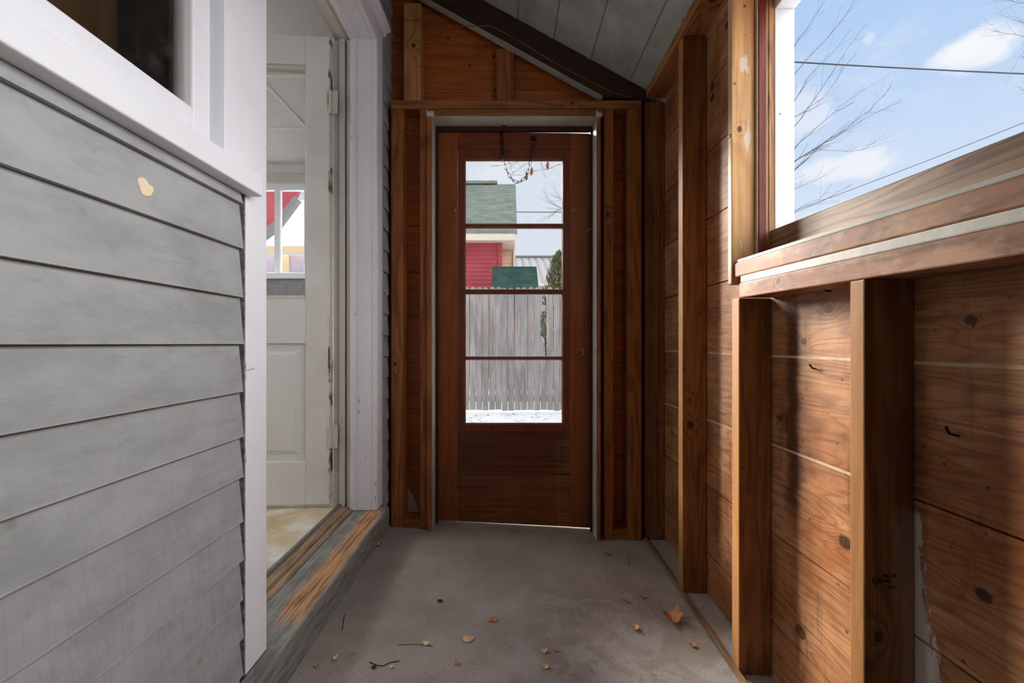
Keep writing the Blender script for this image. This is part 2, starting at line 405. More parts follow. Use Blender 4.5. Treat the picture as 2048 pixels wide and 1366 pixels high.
M_STEP = material('worn_step_paint', stepfn, .65, .25)
M_SILLW = wood('weathered_threshold', (150, 124, 98), (86, 66, 50), (176, 152, 124), 'y', (), ring=6.0, ringamt=.5, fine=.5, seed=2.7, vstretch=24.0, patina=.9)
def ceilfn(c):
    x, y, z = c.pos()
    n = c.noise(c.vec(x, y, z), 5.0, 5.0, .65); d, cc = c.voro(c.vec(x, y, z), 18.0)
    col = c.mix(c.ss(n, .35, .7), lin((178, 184, 182)), lin((150, 156, 154)))
    col = c.mix(c.ss(d, .05, .11, 1.0, 0.0)*c.ss(cc, .86, .88)*.9, col, lin((60, 60, 58)))
    return col
M_CEIL = material('grey_ceiling_paint', ceilfn, .6, .3)
M_INT = flat('room_wall_paint', (224, 224, 224), .7, vary=.03, scale=3)
def tile(c):
    x, y, z = c.pos()
    n = c.noise(c.vec(x, y, z), 120.0, 2.0)
    return c.mix(c.ss(n, .55, .7)*.5, lin((218, 219, 220)), lin((166, 166, 167)))
M_TILE = material('ceiling_tile', tile, .9, .1)
def vinyl(c):
    x, y, z = c.pos()
    n = c.noise(c.vec(x, y, 0.0), 4.0, 5.0, .65)
    col = c.mix(c.ss(n, .35, .6), lin((222, 218, 208)), lin((196, 178, 144)))
    w = c.ss(x+(n-.5)*.15, -.93, -.86, 1.0, 0.0)
    n2 = c.noise(c.vec(x, y, 2.0), 9.0, 4.0, .65)
    return c.mix(w*c.ss(n2, .35, .65)*.6, col, lin((176, 140, 88)))
M_VINYL = material('worn_vinyl_floor', vinyl, .45, .35)
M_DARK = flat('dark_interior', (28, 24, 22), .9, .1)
M_CURT = flat('brown_curtain', (196, 146, 94), .9, .1, vary=.25, scale=7)
M_IRON = flat('dark_iron', (44, 42, 44), .5, .5, .7)
M_STEEL = flat('dull_steel', (150, 150, 150), .4, .5, .9)
M_BRASS = flat('aged_brass', (146, 112, 54), .35, .5, .9)
M_PLASTIC = flat('clear_grey_plastic', (196, 190, 188), .3, .5)
M_PLUG = flat('cream_filler', (232, 214, 182), .7, vary=.06)
M_CORD = flat('reddish_cord', (150, 76, 44), .8, vary=.3, scale=90)
M_LEAF = flat('dry_leaf', (176, 124, 84), .75, vary=.35, scale=60)
M_DEAD = flat('dead_leaf_brown', (104, 74, 52), .8, vary=.3, scale=60)
M_LEAFPALE = flat('pale_leaf', (206, 168, 136), .75, vary=.2, scale=60)
M_CHIP = flat('wood_chip', (222, 188, 136), .75, vary=.2, scale=80)
M_TWIG = flat('twig_bark', (58, 44, 38), .85)
M_INK = flat('stamp_ink', (20, 16, 14), .8)
M_WHITEHOT = whitepaint('white_storm_frame', (230, 230, 228), .1)
def glassmat(name, tint, gloss, dust):
    m = bpy.data.materials.new(name); m.use_nodes = True; nt = m.node_tree; nt.nodes.clear(); c = Ctx(nt)
    out = nt.nodes.new('ShaderNodeOutputMaterial'); tr = nt.nodes.new('ShaderNodeBsdfTransparent'); gl = nt.nodes.new('ShaderNodeBsdfGlossy'); df = nt.nodes.new('ShaderNodeBsdfDiffuse')
    tr.inputs[0].default_value = (*tint, 1); gl.inputs['Roughness'].default_value = .02; df.inputs[0].default_value = (.75, .75, .72, 1)
    fr = nt.nodes.new('ShaderNodeFresnel'); fr.inputs[0].default_value = 1.45
    a = nt.nodes.new('ShaderNodeMixShader'); b = nt.nodes.new('ShaderNodeMixShader')
    x, y, z = c.pos()
    f = E(c, fr.outputs[0])*gloss
    c.plug(f, a.inputs[0]); nt.links.new(tr.outputs[0], a.inputs[1]); nt.links.new(gl.outputs[0], a.inputs[2])
    d, cc = c.voro(c.vec(x, y, z), 70.0); n = c.noise(c.vec(x, y, z), 11.0, 5.0, .7)
    fac = c.ss(d, .06, .14, 1.0, 0.0)*c.ss(cc, .93, .95)*dust*9.0+c.ss(n, .5, .8)*dust
    c.plug(c.math('MINIMUM', fac, .85), b.inputs[0]); nt.links.new(a.outputs[0], b.inputs[1]); nt.links.new(df.outputs[0], b.inputs[2])
    nt.links.new(b.outputs[0], out.inputs[0]); return m
M_PANE = glassmat('dusty_door_glass', (.97, .975, .97), .6, .055)
M_PANEDARK = glassmat('dirty_window_glass', (.86, .84, .8), .9, .03)
M_PANECLEAR = glassmat('clear_glass', (.97, .975, .97), .6, .02)
# outdoors
def snowfn(c):
    x, y, z = c.pos()
    n = c.noise(c.vec(x, y*.6, 0.0), 3.0, 6.0, .7); m = c.noise(c.vec(x, y, 5.0), 14.0, 4.0, .75)
    return c.mix(c.ss(n, .47, .56)*c.ss(m, .5, .60)*.9, lin((214, 216, 220)), lin((96, 92, 84)))
M_SNOW = material('patchy_snow', snowfn, .6, .3)
def fencefn(c):
    x, y, z = c.pos()
    idx = c.floor(x/.0955+.5); r = c.white(idx+.3)
    g = c.noise(c.vec(x*160+r*40, y, z*3.0), 1.0, 4.0, .65); b = c.noise(c.vec(x*6, y, z*1.6+r*9), 1.0, 4.0, .6)
    col = c.mix(c.ss(g, .3, .7), lin((148, 145, 143)), lin((100, 97, 95)))
    col = c.mix(c.ss(b, .35, .72)*.6, col, lin((82, 79, 79)))
    return c.mix(r*.25, col, lin((146, 143, 141)))
M_FENCE = material('grey_fence_wood', fencefn, .85, .15)
M_FENCEPALE = flat('pale_fence_wood', (150, 147, 144), .85, .15, vary=.15)
M_RED = flat('red_siding_paint', (150, 62, 70), .6, vary=.1, scale=2)
M_CREAM = flat('cream_siding_paint', (186, 164, 134), .6, vary=.06)
M_EAVE = flat('cream_eave_paint', (196, 186, 170), .6, vary=.04)
def shing(name, a, b, rowh, moss=None):
    def fn(c):
        x, y, z = c.pos()
        row = c.floor(z/rowh); wv = c.noise(c.vec(x*1.5, 0.0, row*3.1), 2.0, 2.0)
        fr = (z/rowh-row)
        tab = c.floor(x/.28+c.white(row+.2)*3.0); t = c.white(tab+row*7.3)
        col = c.mix(t*.8, lin(a), lin(b))
        n = c.noise(c.vec(x, y, z), 3.0, 4.0, .6)
        if moss: col = c.mix(c.ss(n, .48, .68)*.7, col, lin(moss))
        line = c.ss(fr+(wv-.5)*.25, .10, .16, 1.0, 0.0)*c.ss(c.white(tab*1.3+row*2.1), .12, .2)
        return c.mix(line*.75, col, lin((46, 56, 52)))
    return material(name, fn, .9, .1)
M_ROOF = shing('green_grey_shingle', (108, 116, 108), (126, 132, 122), .125, (108, 108, 80))
M_ROOFDK = shing('dark_green_shingle', (34, 58, 52), (50, 76, 68), .13)
M_METAL = flat('galvanised_roof', (158, 155, 156), .5, .4, vary=.06)
M_SEAMDK = flat('roof_rib', (108, 105, 105), .5, .4)
M_BARK = flat('grey_bark', (84, 74, 72), .9, .1)
M_WIRE = flat('cable_sheath', (48, 47, 49), .7)
def greenfn(c):
    x, y, z = c.pos()
    n = c.noise(c.vec(x, y, z), 20.0, 3.0, .7)
    col = c.mix(c.ss(n, .35, .65), lin((58, 64, 44)), lin((98, 96, 66)))
    n2 = c.noise(c.vec(x, y, z), 46.0, 2.0)
    return c.mix(c.ss(n2, .60, .68)*.7, col, lin((180, 182, 180)))
M_GREEN = material('evergreen_foliage', greenfn, .8, .2)

# ================================================================== THE PORCH
# floor
mb = MB(); x0, x1 = -.72, .80
mb.hexa([(x0, -1.0, floor_z(x0)-.12), (x1, -1.0, floor_z(x1)-.12), (x1, 2.20, floor_z(x1)-.12), (x0, 2.20, floor_z(x0)-.12)],
        [(x0, -1.0, floor_z(x0)), (x1, -1.0, floor_z(x1)), (x1, 2.20, floor_z(x1)), (x0, 2.20, floor_z(x0))])
build(mb, 'floor', M_FLOOR, label='worn grey-brown porch floor with scuffs and debris', cat='floor', kind='structure')

# house wall: clapboards + core
YE = .936
butt = [.3105, .2104, .1024, -.001, -.107, -.207, -.296, -.395, -.481, -.568, -.654, -.735, -.83]
mb = MB()
def course(y0, y1, zb, zt, xb=-.592, xt=-.605):
    mb.prism([(xb, zb), (xb-.001, zb+.003), (xt, zt+.02), (xt-.016, zt+.02), (xb-.016, zb)], 'y', y0, y1)
course(-1.0, YE-.004, .3105, .345)
for i in range(len(butt)-1): course(-1.0, YE+R.uniform(-.003, .002), butt[i+1], butt[i])
z = -.87
while z < 2.0:
    course(1.985, 2.14, z, z+.101); z += .101
    if z > 1.50: course(-1.0, 1.983, z, z+.101)
# sheathing and studs of the wall itself (with the door and window openings)
mb.box(-.80, -.622, -1.0, .951, -.9, .345); mb.box(-.80, -.622, .90, 1.025, -.9, 1.40); mb.box(-.80, -.622, -1.0, 2.14, 1.45, 2.1)
mb.box(-.80, -.622, -1.0, -.72, -.9, 1.45); mb.box(-.80, -.622, 1.955, 2.30, -.9, 2.1); mb.box(-.80, -.622, 1.025, 1.955, -1.0, -.80)
mb.box(-.80, -.622, -.72, .90, 1.40, 1.45)
build(mb, 'wall_left', M_CLAP, label='grey painted clapboard wall of the house beside the porch', cat='wall', kind='structure')

# filler plugs on the clapboards
def plug(px, py, X, r, label, ax=1.0):
    x, y, z = PX(px, py, X)
    mb = MB(); n = 18; pts = []
    for j in range(n):
        q = 2*math.pi*j/n; rr = r*(1+.10*math.sin(3*q+1)+.06*math.sin(5*q)+(-.18 if j in (2, 3) else 0))
        pts.append((rr*math.cos(q)*ax, rr*math.sin(q)))
    t = .0115/.101
    def f(a, b, off): return (x+off-b*t, y+a, z+b)
    vs = [f(a, b, -.002) for a, b in pts]+[f(a, b, .002) for a, b in pts]+[f(a*.86, b*.86, .0035) for a, b in pts]
    fs = [tuple(range(n))[::-1], tuple(range(2*n, 3*n))]+[(k*n+i, k*n+(i+1) % n, (k+1)*n+(i+1) % n, (k+1)*n+i) for k in (0, 1) for i in range(n)]
    build(mb.add(vs, fs), 'siding_plug', M_PLUG, label=label, cat='plug', group='filler plugs in the clapboards')
plug(289, 375, -.598, .0150, 'round cream filler plug set in the grey clapboards below the window', .95)
plug(773, 585, -.5985, .0150, 'small cream filler plug on the clapboards beyond the white door casing')

# window in the house wall
w1 = thing('window_1', (-.62, .1, .345), 'white framed window with dark dirty glass above the grey clapboards', 'window', kind='structure')
build(MB().prism([(-.565, .336), (-.565, .384), (-.66, .41), (-.66, .345), (-.60, .345), (-.60, .3345), (-.575, .3345)], 'y', -1.0, .962), 'sill', M_TRIM, w1, .003)
build(BX(-.63, -.5985, .881, .951, .386, 1.45), 'casing', M_TRIM, w1, .002)
build(BX(-.70, -.63, .870, .90, .386, 1.42), 'jamb', M_TRIM, w1, .001)
build(BX(-.655, -.621, .822, .872, .388, 1.40), 'sash_stile', M_TRIM, w1, .004)
build(BX(-.655, -.621, -.7, .822, .388, .462), 'sash_rail', M_TRIM, w1, .004)
build(BX(-.700, -.60, -.72, .90, 1.38, 1.45), 'head', M_TRIM, w1, .002)
build(BX(-.641, -.637, -.70, .826, .455, 1.40), 'pane', M_PANEDARK, w1)
mb = MB()   # curtain folds behind the glass, in the dark room
pts = [(-.685-.010*math.sin(i*1.3), -.70+i*.036) for i in range(41)]
for (a, b) in zip(pts, pts[1:]):
    mb.quad((a[0], a[1], .39), (b[0], b[1], .39), (b[0], b[1], 1.4), (a[0], a[1], 1.4))
ct = build(mb, 'curtain', M_CURT, smooth=True, label='brown curtain hanging behind the dark dirty window glass', cat='curtain')
s = ct.modifiers.new('t', 'SOLIDIFY'); s.thickness = .003
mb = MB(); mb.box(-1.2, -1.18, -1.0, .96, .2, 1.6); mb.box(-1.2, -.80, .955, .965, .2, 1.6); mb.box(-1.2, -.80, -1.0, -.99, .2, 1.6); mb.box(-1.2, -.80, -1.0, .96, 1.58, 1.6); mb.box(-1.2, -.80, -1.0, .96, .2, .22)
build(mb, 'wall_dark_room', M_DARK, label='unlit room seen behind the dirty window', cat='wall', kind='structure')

# door casing and jambs of the house doorway
t = thing('trim_1', (-.6, .99, -.75), 'near white painted door casing board beside the grey clapboards', 'door trim', kind='structure')
build(BX(-.622, -.598, .951, 1.033, -.752, 1.47), 'casing_board', M_TRIM, t, .0025)
build(BX(-.80, -.6225, 1.020, 1.031, -.752, 1.372), 'jamb', M_TRIMFAR, t, .001)
build(BX(-.640, -.5995, .947, .9508, -.752, .330), 'dark_edge', flat('dark_grey_edge', (122, 124, 122), .8, vary=.4, scale=60), t, label='dark grey board edge')  # thin dark grey strip over the casing's near side
a = Vector(PX(494, 741, -.5978)); mb = MB(); mb.tube([a+Vector((0, .0022*k, .0016*math.sin(k*2.1)+.0002*k)) for k in range(14)], .0005, 4)
build(mb, 'ink_scribble', flat('blue_black_ink', (40, 44, 70), .7), t, label='small dark ink scribble')
t = thing('trim_2', (-.7, 1.93, -.75), 'far white door casing with moulded jamb where the door hinges', 'door trim', kind='structure')
build(BX(-.622, -.598, 1.89, 1.975, -.752, 1.3715), 'casing_board', M_TRIMFAR, t, .003)
build(BX(-.6925, -.6225, 1.8925, 1.95, -.752, 1.372), 'jamb_board', M_TRIMFAR, t, .001)
mb = MB(); prof = [(-.7225, 1.95), (-.7225, 1.892)]+[(-.7225+.015-.015*math.cos(q), 1.892-.009*math.sin(q)) for q in [math.pi*k/8 for k in range(1, 9)]]+[(-.6925, 1.95)]
build(mb.prism(prof, 'z', -.75, 1.372), 'bead', M_TRIMFAR, t)
build(BX(-.737, -.7225, 1.896, 1.95, -.75, 1.372), 'weather_strip', M_BEIGE, t, .001)
build(BX(-.746, -.737, 1.925, 1.95, -.75, 1.372), 'groove', M_IRON, t)
build(BX(-.770, -.746, 1.890, 1.95, -.735, 1.372), 'door_stop', M_BEIGE, t, .003)
build(BX(-.80, -.770, 1.903, 1.95, -.735, 1.372), 'hinge_jamb', M_BEIGE, t, .002)
t = thing('trim_3', (-.6, 1.46, 1.372), 'white moulded head casing above the open house door', 'door trim', kind='structure')
build(BX(-.622, -.598, 1.0335, 1.975, 1.372, 1.455), 'head_board', M_TRIMFAR, t, .002)
build(MB().prism([(-.622, 1.440), (-.590, 1.440), (-.582, 1.452), (-.575, 1.466), (-.622, 1.466)], 'y', 1.0335, 1.978), 'bed_moulding', M_TRIMFAR, t)
build(BX(-.622, -.563, .93, 1.985, 1.466, 1.486), 'drip_cap', M_TRIM, t, .002)
build(BX(-.6925, -.6225, 1.02, 1.95, 1.3725, 1.44), 'head_jamb', M_TRIMFAR, t, .001)
build(MB().prism([(-.7225, 1.372), (-.716, 1.366), (-.7075, 1.3635), (-.699, 1.366), (-.6925, 1.372), (-.6925, 1.44), (-.7225, 1.44)], 'y', 1.02, 1.95), 'head_bead', M_TRIMFAR, t)
build(BX(-.737, -.7225, 1.02, 1.95, 1.376, 1.44), 'head_strip', M_BEIGE, t)
build(BX(-.770, -.737, 1.02, 1.95, 1.371, 1.44), 'head_stop', M_BEIGE, t, .002)
build(BX(-.80, -.770, 1.02, 1.95, 1.384, 1.44), 'head_rebate', M_BEIGE, t, .001)

# step and threshold
t = thing('door_step', (-.62, 1.4, -.90), 'worn grey wooden step with bare orange wood below the open white door', 'step')
mb = MB(); mb.prism([(-.705, -.752), (-.560, -.7515), (-.557, -.755), (-.558, -.792), (-.561, -.795), (-.705, -.795)], 'y', 1.0335, 1.888); mb.prism([(-.597, -.752), (-.560, -.7515), (-.557, -.755), (-.558, -.792), (-.561, -.795), (-.597, -.795)], 'y', .93, 1.0335); mb.prism([(-.597, -.752), (-.560, -.7515), (-.557, -.755), (-.558, -.792), (-.561, -.795), (-.597, -.795)], 'y', 1.888, 1.935)
build(mb, 'tread', M_STEP, t)
mb = MB().hexa([(-.597, .937, floor_z(-.597)), (-.585, .937, floor_z(-.585)), (-.585, 2.035, floor_z(-.585)), (-.597, 2.035, floor_z(-.597))], [(-.597, .937, -.795), (-.585, .937, -.795), (-.585, 2.035, -.795), (-.597, 2.035, -.795)])
build(mb, 'riser', M_STEP, t)
build(MB().box(-.6215, -.5975, .952, 1.0, -.90, -.796).box(-.6215, -.5975, .938, .952, -.90, -.796), 'end_block', M_STEP, t)
t = thing('trim_4', (-.74, 1.46, -.80), 'weathered grooved wooden threshold inside the open doorway', 'threshold', kind='structure')
build(MB().prism([(-.704, -.80), (-.704, -.748), (-.709, -.744), (-.722, -.742), (-.724, -.746), (-.727, -.746), (-.729, -.738), (-.752, -.730), (-.757, -.728), (-.757, -.80)], 'y', 1.031, 1.896), 'sill_board', M_SILLW, t)
build(MB().prism([(-.757, -.80), (-.757, -.726), (-.761, -.7215), (-.772, -.7215), (-.776, -.728), (-.776, -.80)], 'y', 1.031, 1.896), 'edge_strip', M_STEEL, t)

# the open white door (hinged on the far jamb, swung into the house)
th = math.radians(3.5); hx, hy, hz = -.800, 1.862, -.712
d2 = thing('door_2', (hx, hy, hz), 'open white panelled house door with chipped paint and one tall glass light', 'door', kind='structure')
d2.rotation_euler = (0, 0, th)
def dloc(mb, name, m, **k):
    o = build(mb, name, m, None, origin=(0, 0, 0), **k); o.parent = d2; o.location = (0, 0, 0); return o
W, H = .86, 2.072
dloc(BX(-.104, 0, 0, .044, 0, H), 'hinge_stile', M_DOORSTILE, bevel=.003)
dloc(BX(-W, -W+.104, 0, .044, 0, H), 'lock_stile', M_DOORW, bevel=.003)
dloc(BX(-W+.104, -.104, 0, .044, 1.945, H), 'top_rail', M_DOORW, bevel=.002)
dloc(BX(-W+.104, -.104, 0, .044, .712, .905), 'lock_rail', M_DOORW, bevel=.002)
dloc(BX(-W+.104, -.104, 0, .044, 0, .190), 'bottom_rail', M_DOORW, bevel=.002)
mb = MB(); a, b, c0, c1 = -W+.104, -.104, .190, .712
mb.box(a, b, .014, .032, c0, c1)
for k, (e, yy) in enumerate(((.0, .006), (.014, .010), (.036, .006))):
    pass
mb.hexa([(a+.03, .014, c0+.03), (b-.03, .014, c0+.03), (b-.03, .014, c1-.03), (a+.03, .014, c1-.03)], [(a+.05, .005, c0+.05), (b-.05, .005, c0+.05), (b-.05, .005, c1-.05), (a+.05, .005, c1-.05)])
dloc(mb, 'panel', M_DOORW)
mb = MB()
mb.box(a, b, .008, .036, 1.927, 1.945); mb.box(a, b, .008, .036, .905, .923); mb.box(b-.006, b, .008, .036, .905, 1.945); mb.box(a, a+.006, .008, .036, .905, 1.945)
dloc(mb, 'glazing_bead', M_BEIGE, bevel=.002)
dloc(BX(a+.004, b-.004, .020, .024, .915, 1.935), 'pane', M_PANECLEAR)
for zz in (1.78, .30):
    mb = MB(); mb.box(.003, .036, -.004, -.001, zz-.05, zz+.05)
    mb.tube([(.004, -.006, zz-.052), (.004, -.006, zz+.052)], .006, 8)
    for q in (-.026, .010): mb.box(.006, .012, -.007, -.002, zz+q, zz+q+.016)
    dloc(mb, 'hinge', M_BEIGE)

# the room behind the door
mb = MB(); mb.box(-3.7, -.776, .97, 3.86, -.80, -.7285)
build(mb, 'floor_kitchen', M_VINYL, label='worn yellowed vinyl floor inside the open doorway', cat='floor', kind='structure')
mb = MB().prism([(-3.7, .975), (-.8, .975), (-.8, 2.40), (-1.06, 2.40), (-1.72, 3.86), (-3.7, 3.86)], 'z', 1.60, 1.66)
mb.box(-3.7, -1.45, 3.10, 3.125, 1.592, 1.602, 1)
for xx in (-1.505, -2.12, -2.73): mb.box(xx-.0125, xx+.0125, .97, 3.86, 1.592, 1.602, 1)
mb.box(-3.7, -1.2, 2.49, 2.515, 1.592, 1.602, 1); mb.box(-3.7, -.8, 1.88, 1.905, 1.592, 1.602, 1)
build(mb, 'ceiling_kitchen', [M_TILE, M_INT], label='tiled room ceiling with white grid strips seen past the open door', cat='ceiling', kind='structure')
mb = MB()
mb.box(-3.8, -3.7, .85, 3.95, -.9, 2.1); mb.box(-3.8, -.8, .965, .975, -.9, 1.66)
mb.box(-1.13, -.80, 2.32, 2.42, -.9, 2.1); mb.prism([(-1.13, 2.32), (-1.02, 2.32), (-1.72, 3.80), (-1.83, 3.80)], 'z', -.9, 2.1)
wx0, wx1, wz0, wz1 = -2.55, -1.79, .62, 1.43
mb.box(-3.7, wx0, 3.74, 3.90, -.9, 1.66); mb.box(wx1, -1.72, 3.74, 3.90, -.9, 1.66); mb.box(wx0, wx1, 3.74, 3.90, -.9, wz0); mb.box(wx0, wx1, 3.74, 3.90, wz1, 1.66)
mb.prism([(-3.8, .95), (-.8, .95), (-.8, 2.42), (-1.06, 2.42), (-1.72, 3.9), (-3.8, 3.9)], 'z', 1.66, 2.1)
build(mb, 'wall_kitchen', M_INT, label='white room walls seen through the open house doorway', cat='wall', kind='structure')
w3 = thing('window_3', (-2.1, 3.74, .5), 'small white sash window across the room seen through the door glass', 'window', kind='structure')
build(BX(wx0-.08, wx1, 3.715, 3.74, wz1, wz1+.075), 'head_casing', M_BEIGE, w3, .003)
build(BX(wx0-.1, wx1, 3.68, 3.74, wz0-.05, wz0), 'stool', M_TRIM, w3, .003)
build(BX(wx0-.08, wx1, 3.715, 3.74, wz0-.20, wz0-.05), 'apron', flat('grey_apron_paint', (140, 142, 146), .6), w3, .003)
build(BX(wx0, wx1, 3.75, 3.79, wz1-.06, wz1), 'sash_rail', M_TRIM, w3, .003)
for xx in (wx0, -2.105, wx1-.05): build(BX(xx, xx+.05, 3.75, 3.79, wz0, wz1-.06), 'sash_stile', M_TRIM, w3, .003)
build(BX(wx0+.04, wx1-.04, 3.768, 3.772, wz0, wz1-.05), 'pane', M_PANECLEAR, w3)

mb = MB(); mb.box(-.62, .80, -1.03, -1.0, -1.0, 2.1)
build(mb, 'wall_front', M_FAR, label='board wall closing the near end of the porch', cat='wall', kind='structure')
# ceiling and rafter
def ceil_z(x): return 1.235+.55*(.661-x)
mb = MB()
bx = [.80, .585, .395, .215, .04, -.14, -.32, -.50, -.70]
for a, b in zip(bx, bx[1:]):
    g = .0012
    a2, b2 = a-g, b+g
    mb.prism([(a2, ceil_z(a2)), (b2, ceil_z(b2)), (b2, ceil_z(b2)+.02), (a2, ceil_z(a2)+.02)], 'y', -1.0, 2.16)
for a in bx[1:-1]:    # raised bead beside each joint
    mb.prism([(a-.006, ceil_z(a-.006)-.0035), (a-.022, ceil_z(a-.022)-.0035), (a-.022, ceil_z(a-.022)+.01), (a-.006, ceil_z(a-.006)+.01)], 'y', -1.0, 2.16)
mb.prism([(.90, ceil_z(.90)+.021), (-.80, ceil_z(-.80)+.021), (-.80, ceil_z(-.8)+.05), (.90, ceil_z(.9)+.05)], 'y', -1.0, 2.30)
build(mb, 'ceiling', M_CEIL, label='sloping grey painted board ceiling of the porch', cat='ceiling', kind='structure')
rf = thing('rafter', (.1, 2.065, 1.2), 'dark brown sloping rafter over the end door', 'rafter')
lo = lambda x: 1.203+.556*(.453-x)
build(MB().prism([(.655, 1.183), (.453, 1.203), (-.60, lo(-.60)), (-.60, ceil_z(-.60)-.002), (.655, ceil_z(.655)-.002)], 'y', 2.0415, 2.0835), 'beam', M_RAFTER, rf)
build(MB().prism([(.452, 1.2025), (-.60, lo(-.60)-.001), (-.60, lo(-.6)-.003), (.452, 1.2005)], 'y', 2.0425, 2.086), 'painted_underside', M_CEIL, rf)

# end wall: boards behind the framing
mb = MB(); DX0, DX1, DZ = -.400, .438, 1.105
z = 1.288-.231*10
while z < 2.1:
    a, b = z+.0012, z+.231-.0012
    if b < DZ: rng = [(-.62, DX0), (DX1, .80)]
    elif a > DZ: rng = [(-.62, .80)]
    else: rng = [(-.62, DX0), (DX1, .80)]; mb.box(DX0, DX1, 2.131, 2.15, DZ, b)
    for (p, q) in rng:
        zb = b
        if a > 1.1:
            poly = [(p, a), (q, a)]
            zt = lambda x: min(b, ceil_z(x)+.03)
            xk = .661-(b-1.265)/.55
            top = [(q, max(a, zt(q)))]+([(xk, b)] if p < xk < q else [])+[(p, zt(p))]
            mb.prism(poly+top, 'y', 2.131, 2.15)
        else: mb.box(p, q, 2.131, 2.15, max(a, -1.02), b)
    z += .231
mb.box(-.62, DX0, 2.151, 2.17, -1.0, 2.1); mb.box(DX1, .80, 2.151, 2.17, -1.0, 1.25); mb.box(DX0, DX1, 2.151, 2.17, DZ, 1.3)
mb.prism([(-.62, 1.2), (.78, 1.2), (.78, ceil_z(.78)+.04), (-.62, ceil_z(-.62)+.04)], 'y', 2.151, 2.17)
build(mb, 'wall_back', M_FAR, label='orange-brown board end wall around the porch door', cat='wall', kind='structure')
Y0, Y1 = 2.04, 2.128
def lumber(name, label, cat, m, x0, x1, y0, y1, z0, z1, group=None, bevel=.003):
    return build(BX(x0, x1, y0, y1, z0, z1), name, m, bevel=bevel, label=label, cat=cat, group=group)
G = 'exposed wall studs'
lumber('wall_stud', 'brown stud between the grey clapboards and the end door', 'stud', M_FARSTUD, -.578, -.519, Y0, Y1, floor_z(-.578), 1.141, G)
lumber('wall_stud', 'narrow brown stud next to the pale hinge-side door jamb', 'stud', M_FARSTUD, -.437, -.399, Y0, Y1, floor_z(-.437), 1.141, G)
lumber('wall_stud', 'dark brown stud beside the latch-side door jamb', 'stud', M_FARSTUD, .456, .503, Y0, Y1, floor_z(.48), 1.141, G)
lumber('wall_stud', 'shadowy brown stud in the corner of the end wall', 'stud', M_FARSTUD, .573, .639, Y0, Y1, floor_z(.6), 1.141, G)
lumber('wall_stud', 'light knotty gable stud above the header beside the clapboards', 'stud', M_GSTUD, -.517, -.433, Y0+.004, Y1, 1.182, ceil_z(-.433)-.18, G)
lumber('wall_stud', 'short brown gable stud above the middle of the door header', 'stud', M_FARSTUD, -.070, .017, 2.088, Y1+.002, 1.182, lo(.017)+.02, G)
lumber('wall_plate', 'long brown header plate across the top of the door framing', 'beam', M_HEAD, -.578, .639, Y0-.002, Y1, 1.1415, 1.181, 'framing plates')
lumber('wall_plate', 'short brown header board directly above the white head jamb', 'beam', M_HEAD, -.3985, .4555, Y0+.002, Y1, 1.1075, 1.1405, 'framing plates')
mb = MB().hexa([(-.5185, Y0, floor_z(-.5185)), (-.4375, Y0, floor_z(-.4375)), (-.4375, Y1, floor_z(-.4375)), (-.5185, Y1, floor_z(-.5185))], [(-.5185, Y0, -.853), (-.4375, Y0, -.853), (-.4375, Y1, -.853), (-.5185, Y1, -.853)])
build(mb, 'sole_plate', M_HEAD, bevel=.002, label='short brown sole plate on the floor beside the clapboards and end door', cat='plate', group='framing plates')
mb = MB().hexa([(.5035, Y0, floor_z(.5035)), (.5725, Y0, floor_z(.5725)), (.5725, Y1, floor_z(.5725)), (.5035, Y1, floor_z(.5035))], [(.5035, Y0, -.905), (.5725, Y0, -.905), (.5725, Y1, -.905), (.5035, Y1, -.905)])
build(mb, 'sole_plate', M_HEAD, bevel=.002, label='dark sole plate on the floor in the shadowed corner', cat='plate', group='framing plates')

# storm door frame and door
fr = thing('trim_5', (.02, 2.07, -.92), 'door frame with pale grey inner faces around the wooden storm door', 'door frame', kind='structure')
def jamb(x0, x1, inner):
    mb = MB(); mb.box(x0, x1, 2.015, 2.168, floor_z((x0+x1)/2), 1.107)
    o = build(mb, 'jamb', [M_FARSTUD, M_FRAMEPAINT], fr, .002)
    for p in o.data.polygons:
        if p.normal.x*inner > .9: p.material_index = 1
jamb(-.398, -.374, 1); jamb(.4145, .436, -1)
o = build(BX(-.3735, .414, 2.015, 2.168, 1.090, 1.107), 'head_jamb', [M_HEAD, M_FRAMEPAINT], fr, .002)
for p in o.data.polygons:
    if p.normal.z < -.9: p.material_index = 1
M_STOPD = flat('dark_stop_stain', (60, 32, 24), .6)
build(BX(-.3735, .414, 2.105, 2.128, 1.068, 1.0895), 'head_stop', M_STOPD, fr, .001)
build(BX(-.3735, -.362, 2.105, 2.128, floor_z(-.37), 1.068), 'stop', M_STOPD, fr, .001)
build(BX(.4035, .414, 2.105, 2.128, floor_z(.41), 1.068), 'stop', M_STOPD, fr, .001)
YD, YB = 2.131, 2.163
def dp(px, py): return P(px, py, YD)
dl, dr = -.3715, .4070; sl, sr = dp(915, 0)[0], dp(1141, 0)[0]
dt = 1.074; it, ib = dp(0, 299)[2], dp(0, 864)[2]
d1 = thing('door_1', (.015, YD, -.92), 'reddish brown wooden storm door with four stacked glass panes', 'door', kind='structure')
gap = .006
def dbot(x): return floor_z(x)+gap+.004*((x-dl)/(dr-dl))
mb = MB().hexa([(dl, YD, dbot(dl)), (sl-.0007, YD, dbot(sl)), (sl-.0007, YB, dbot(sl)), (dl, YB, dbot(dl))], [(dl, YD, dt), (sl-.0007, YD, dt), (sl-.0007, YB, dt), (dl, YB, dt)])
build(mb, 'stile', M_DOORV, d1, .002)
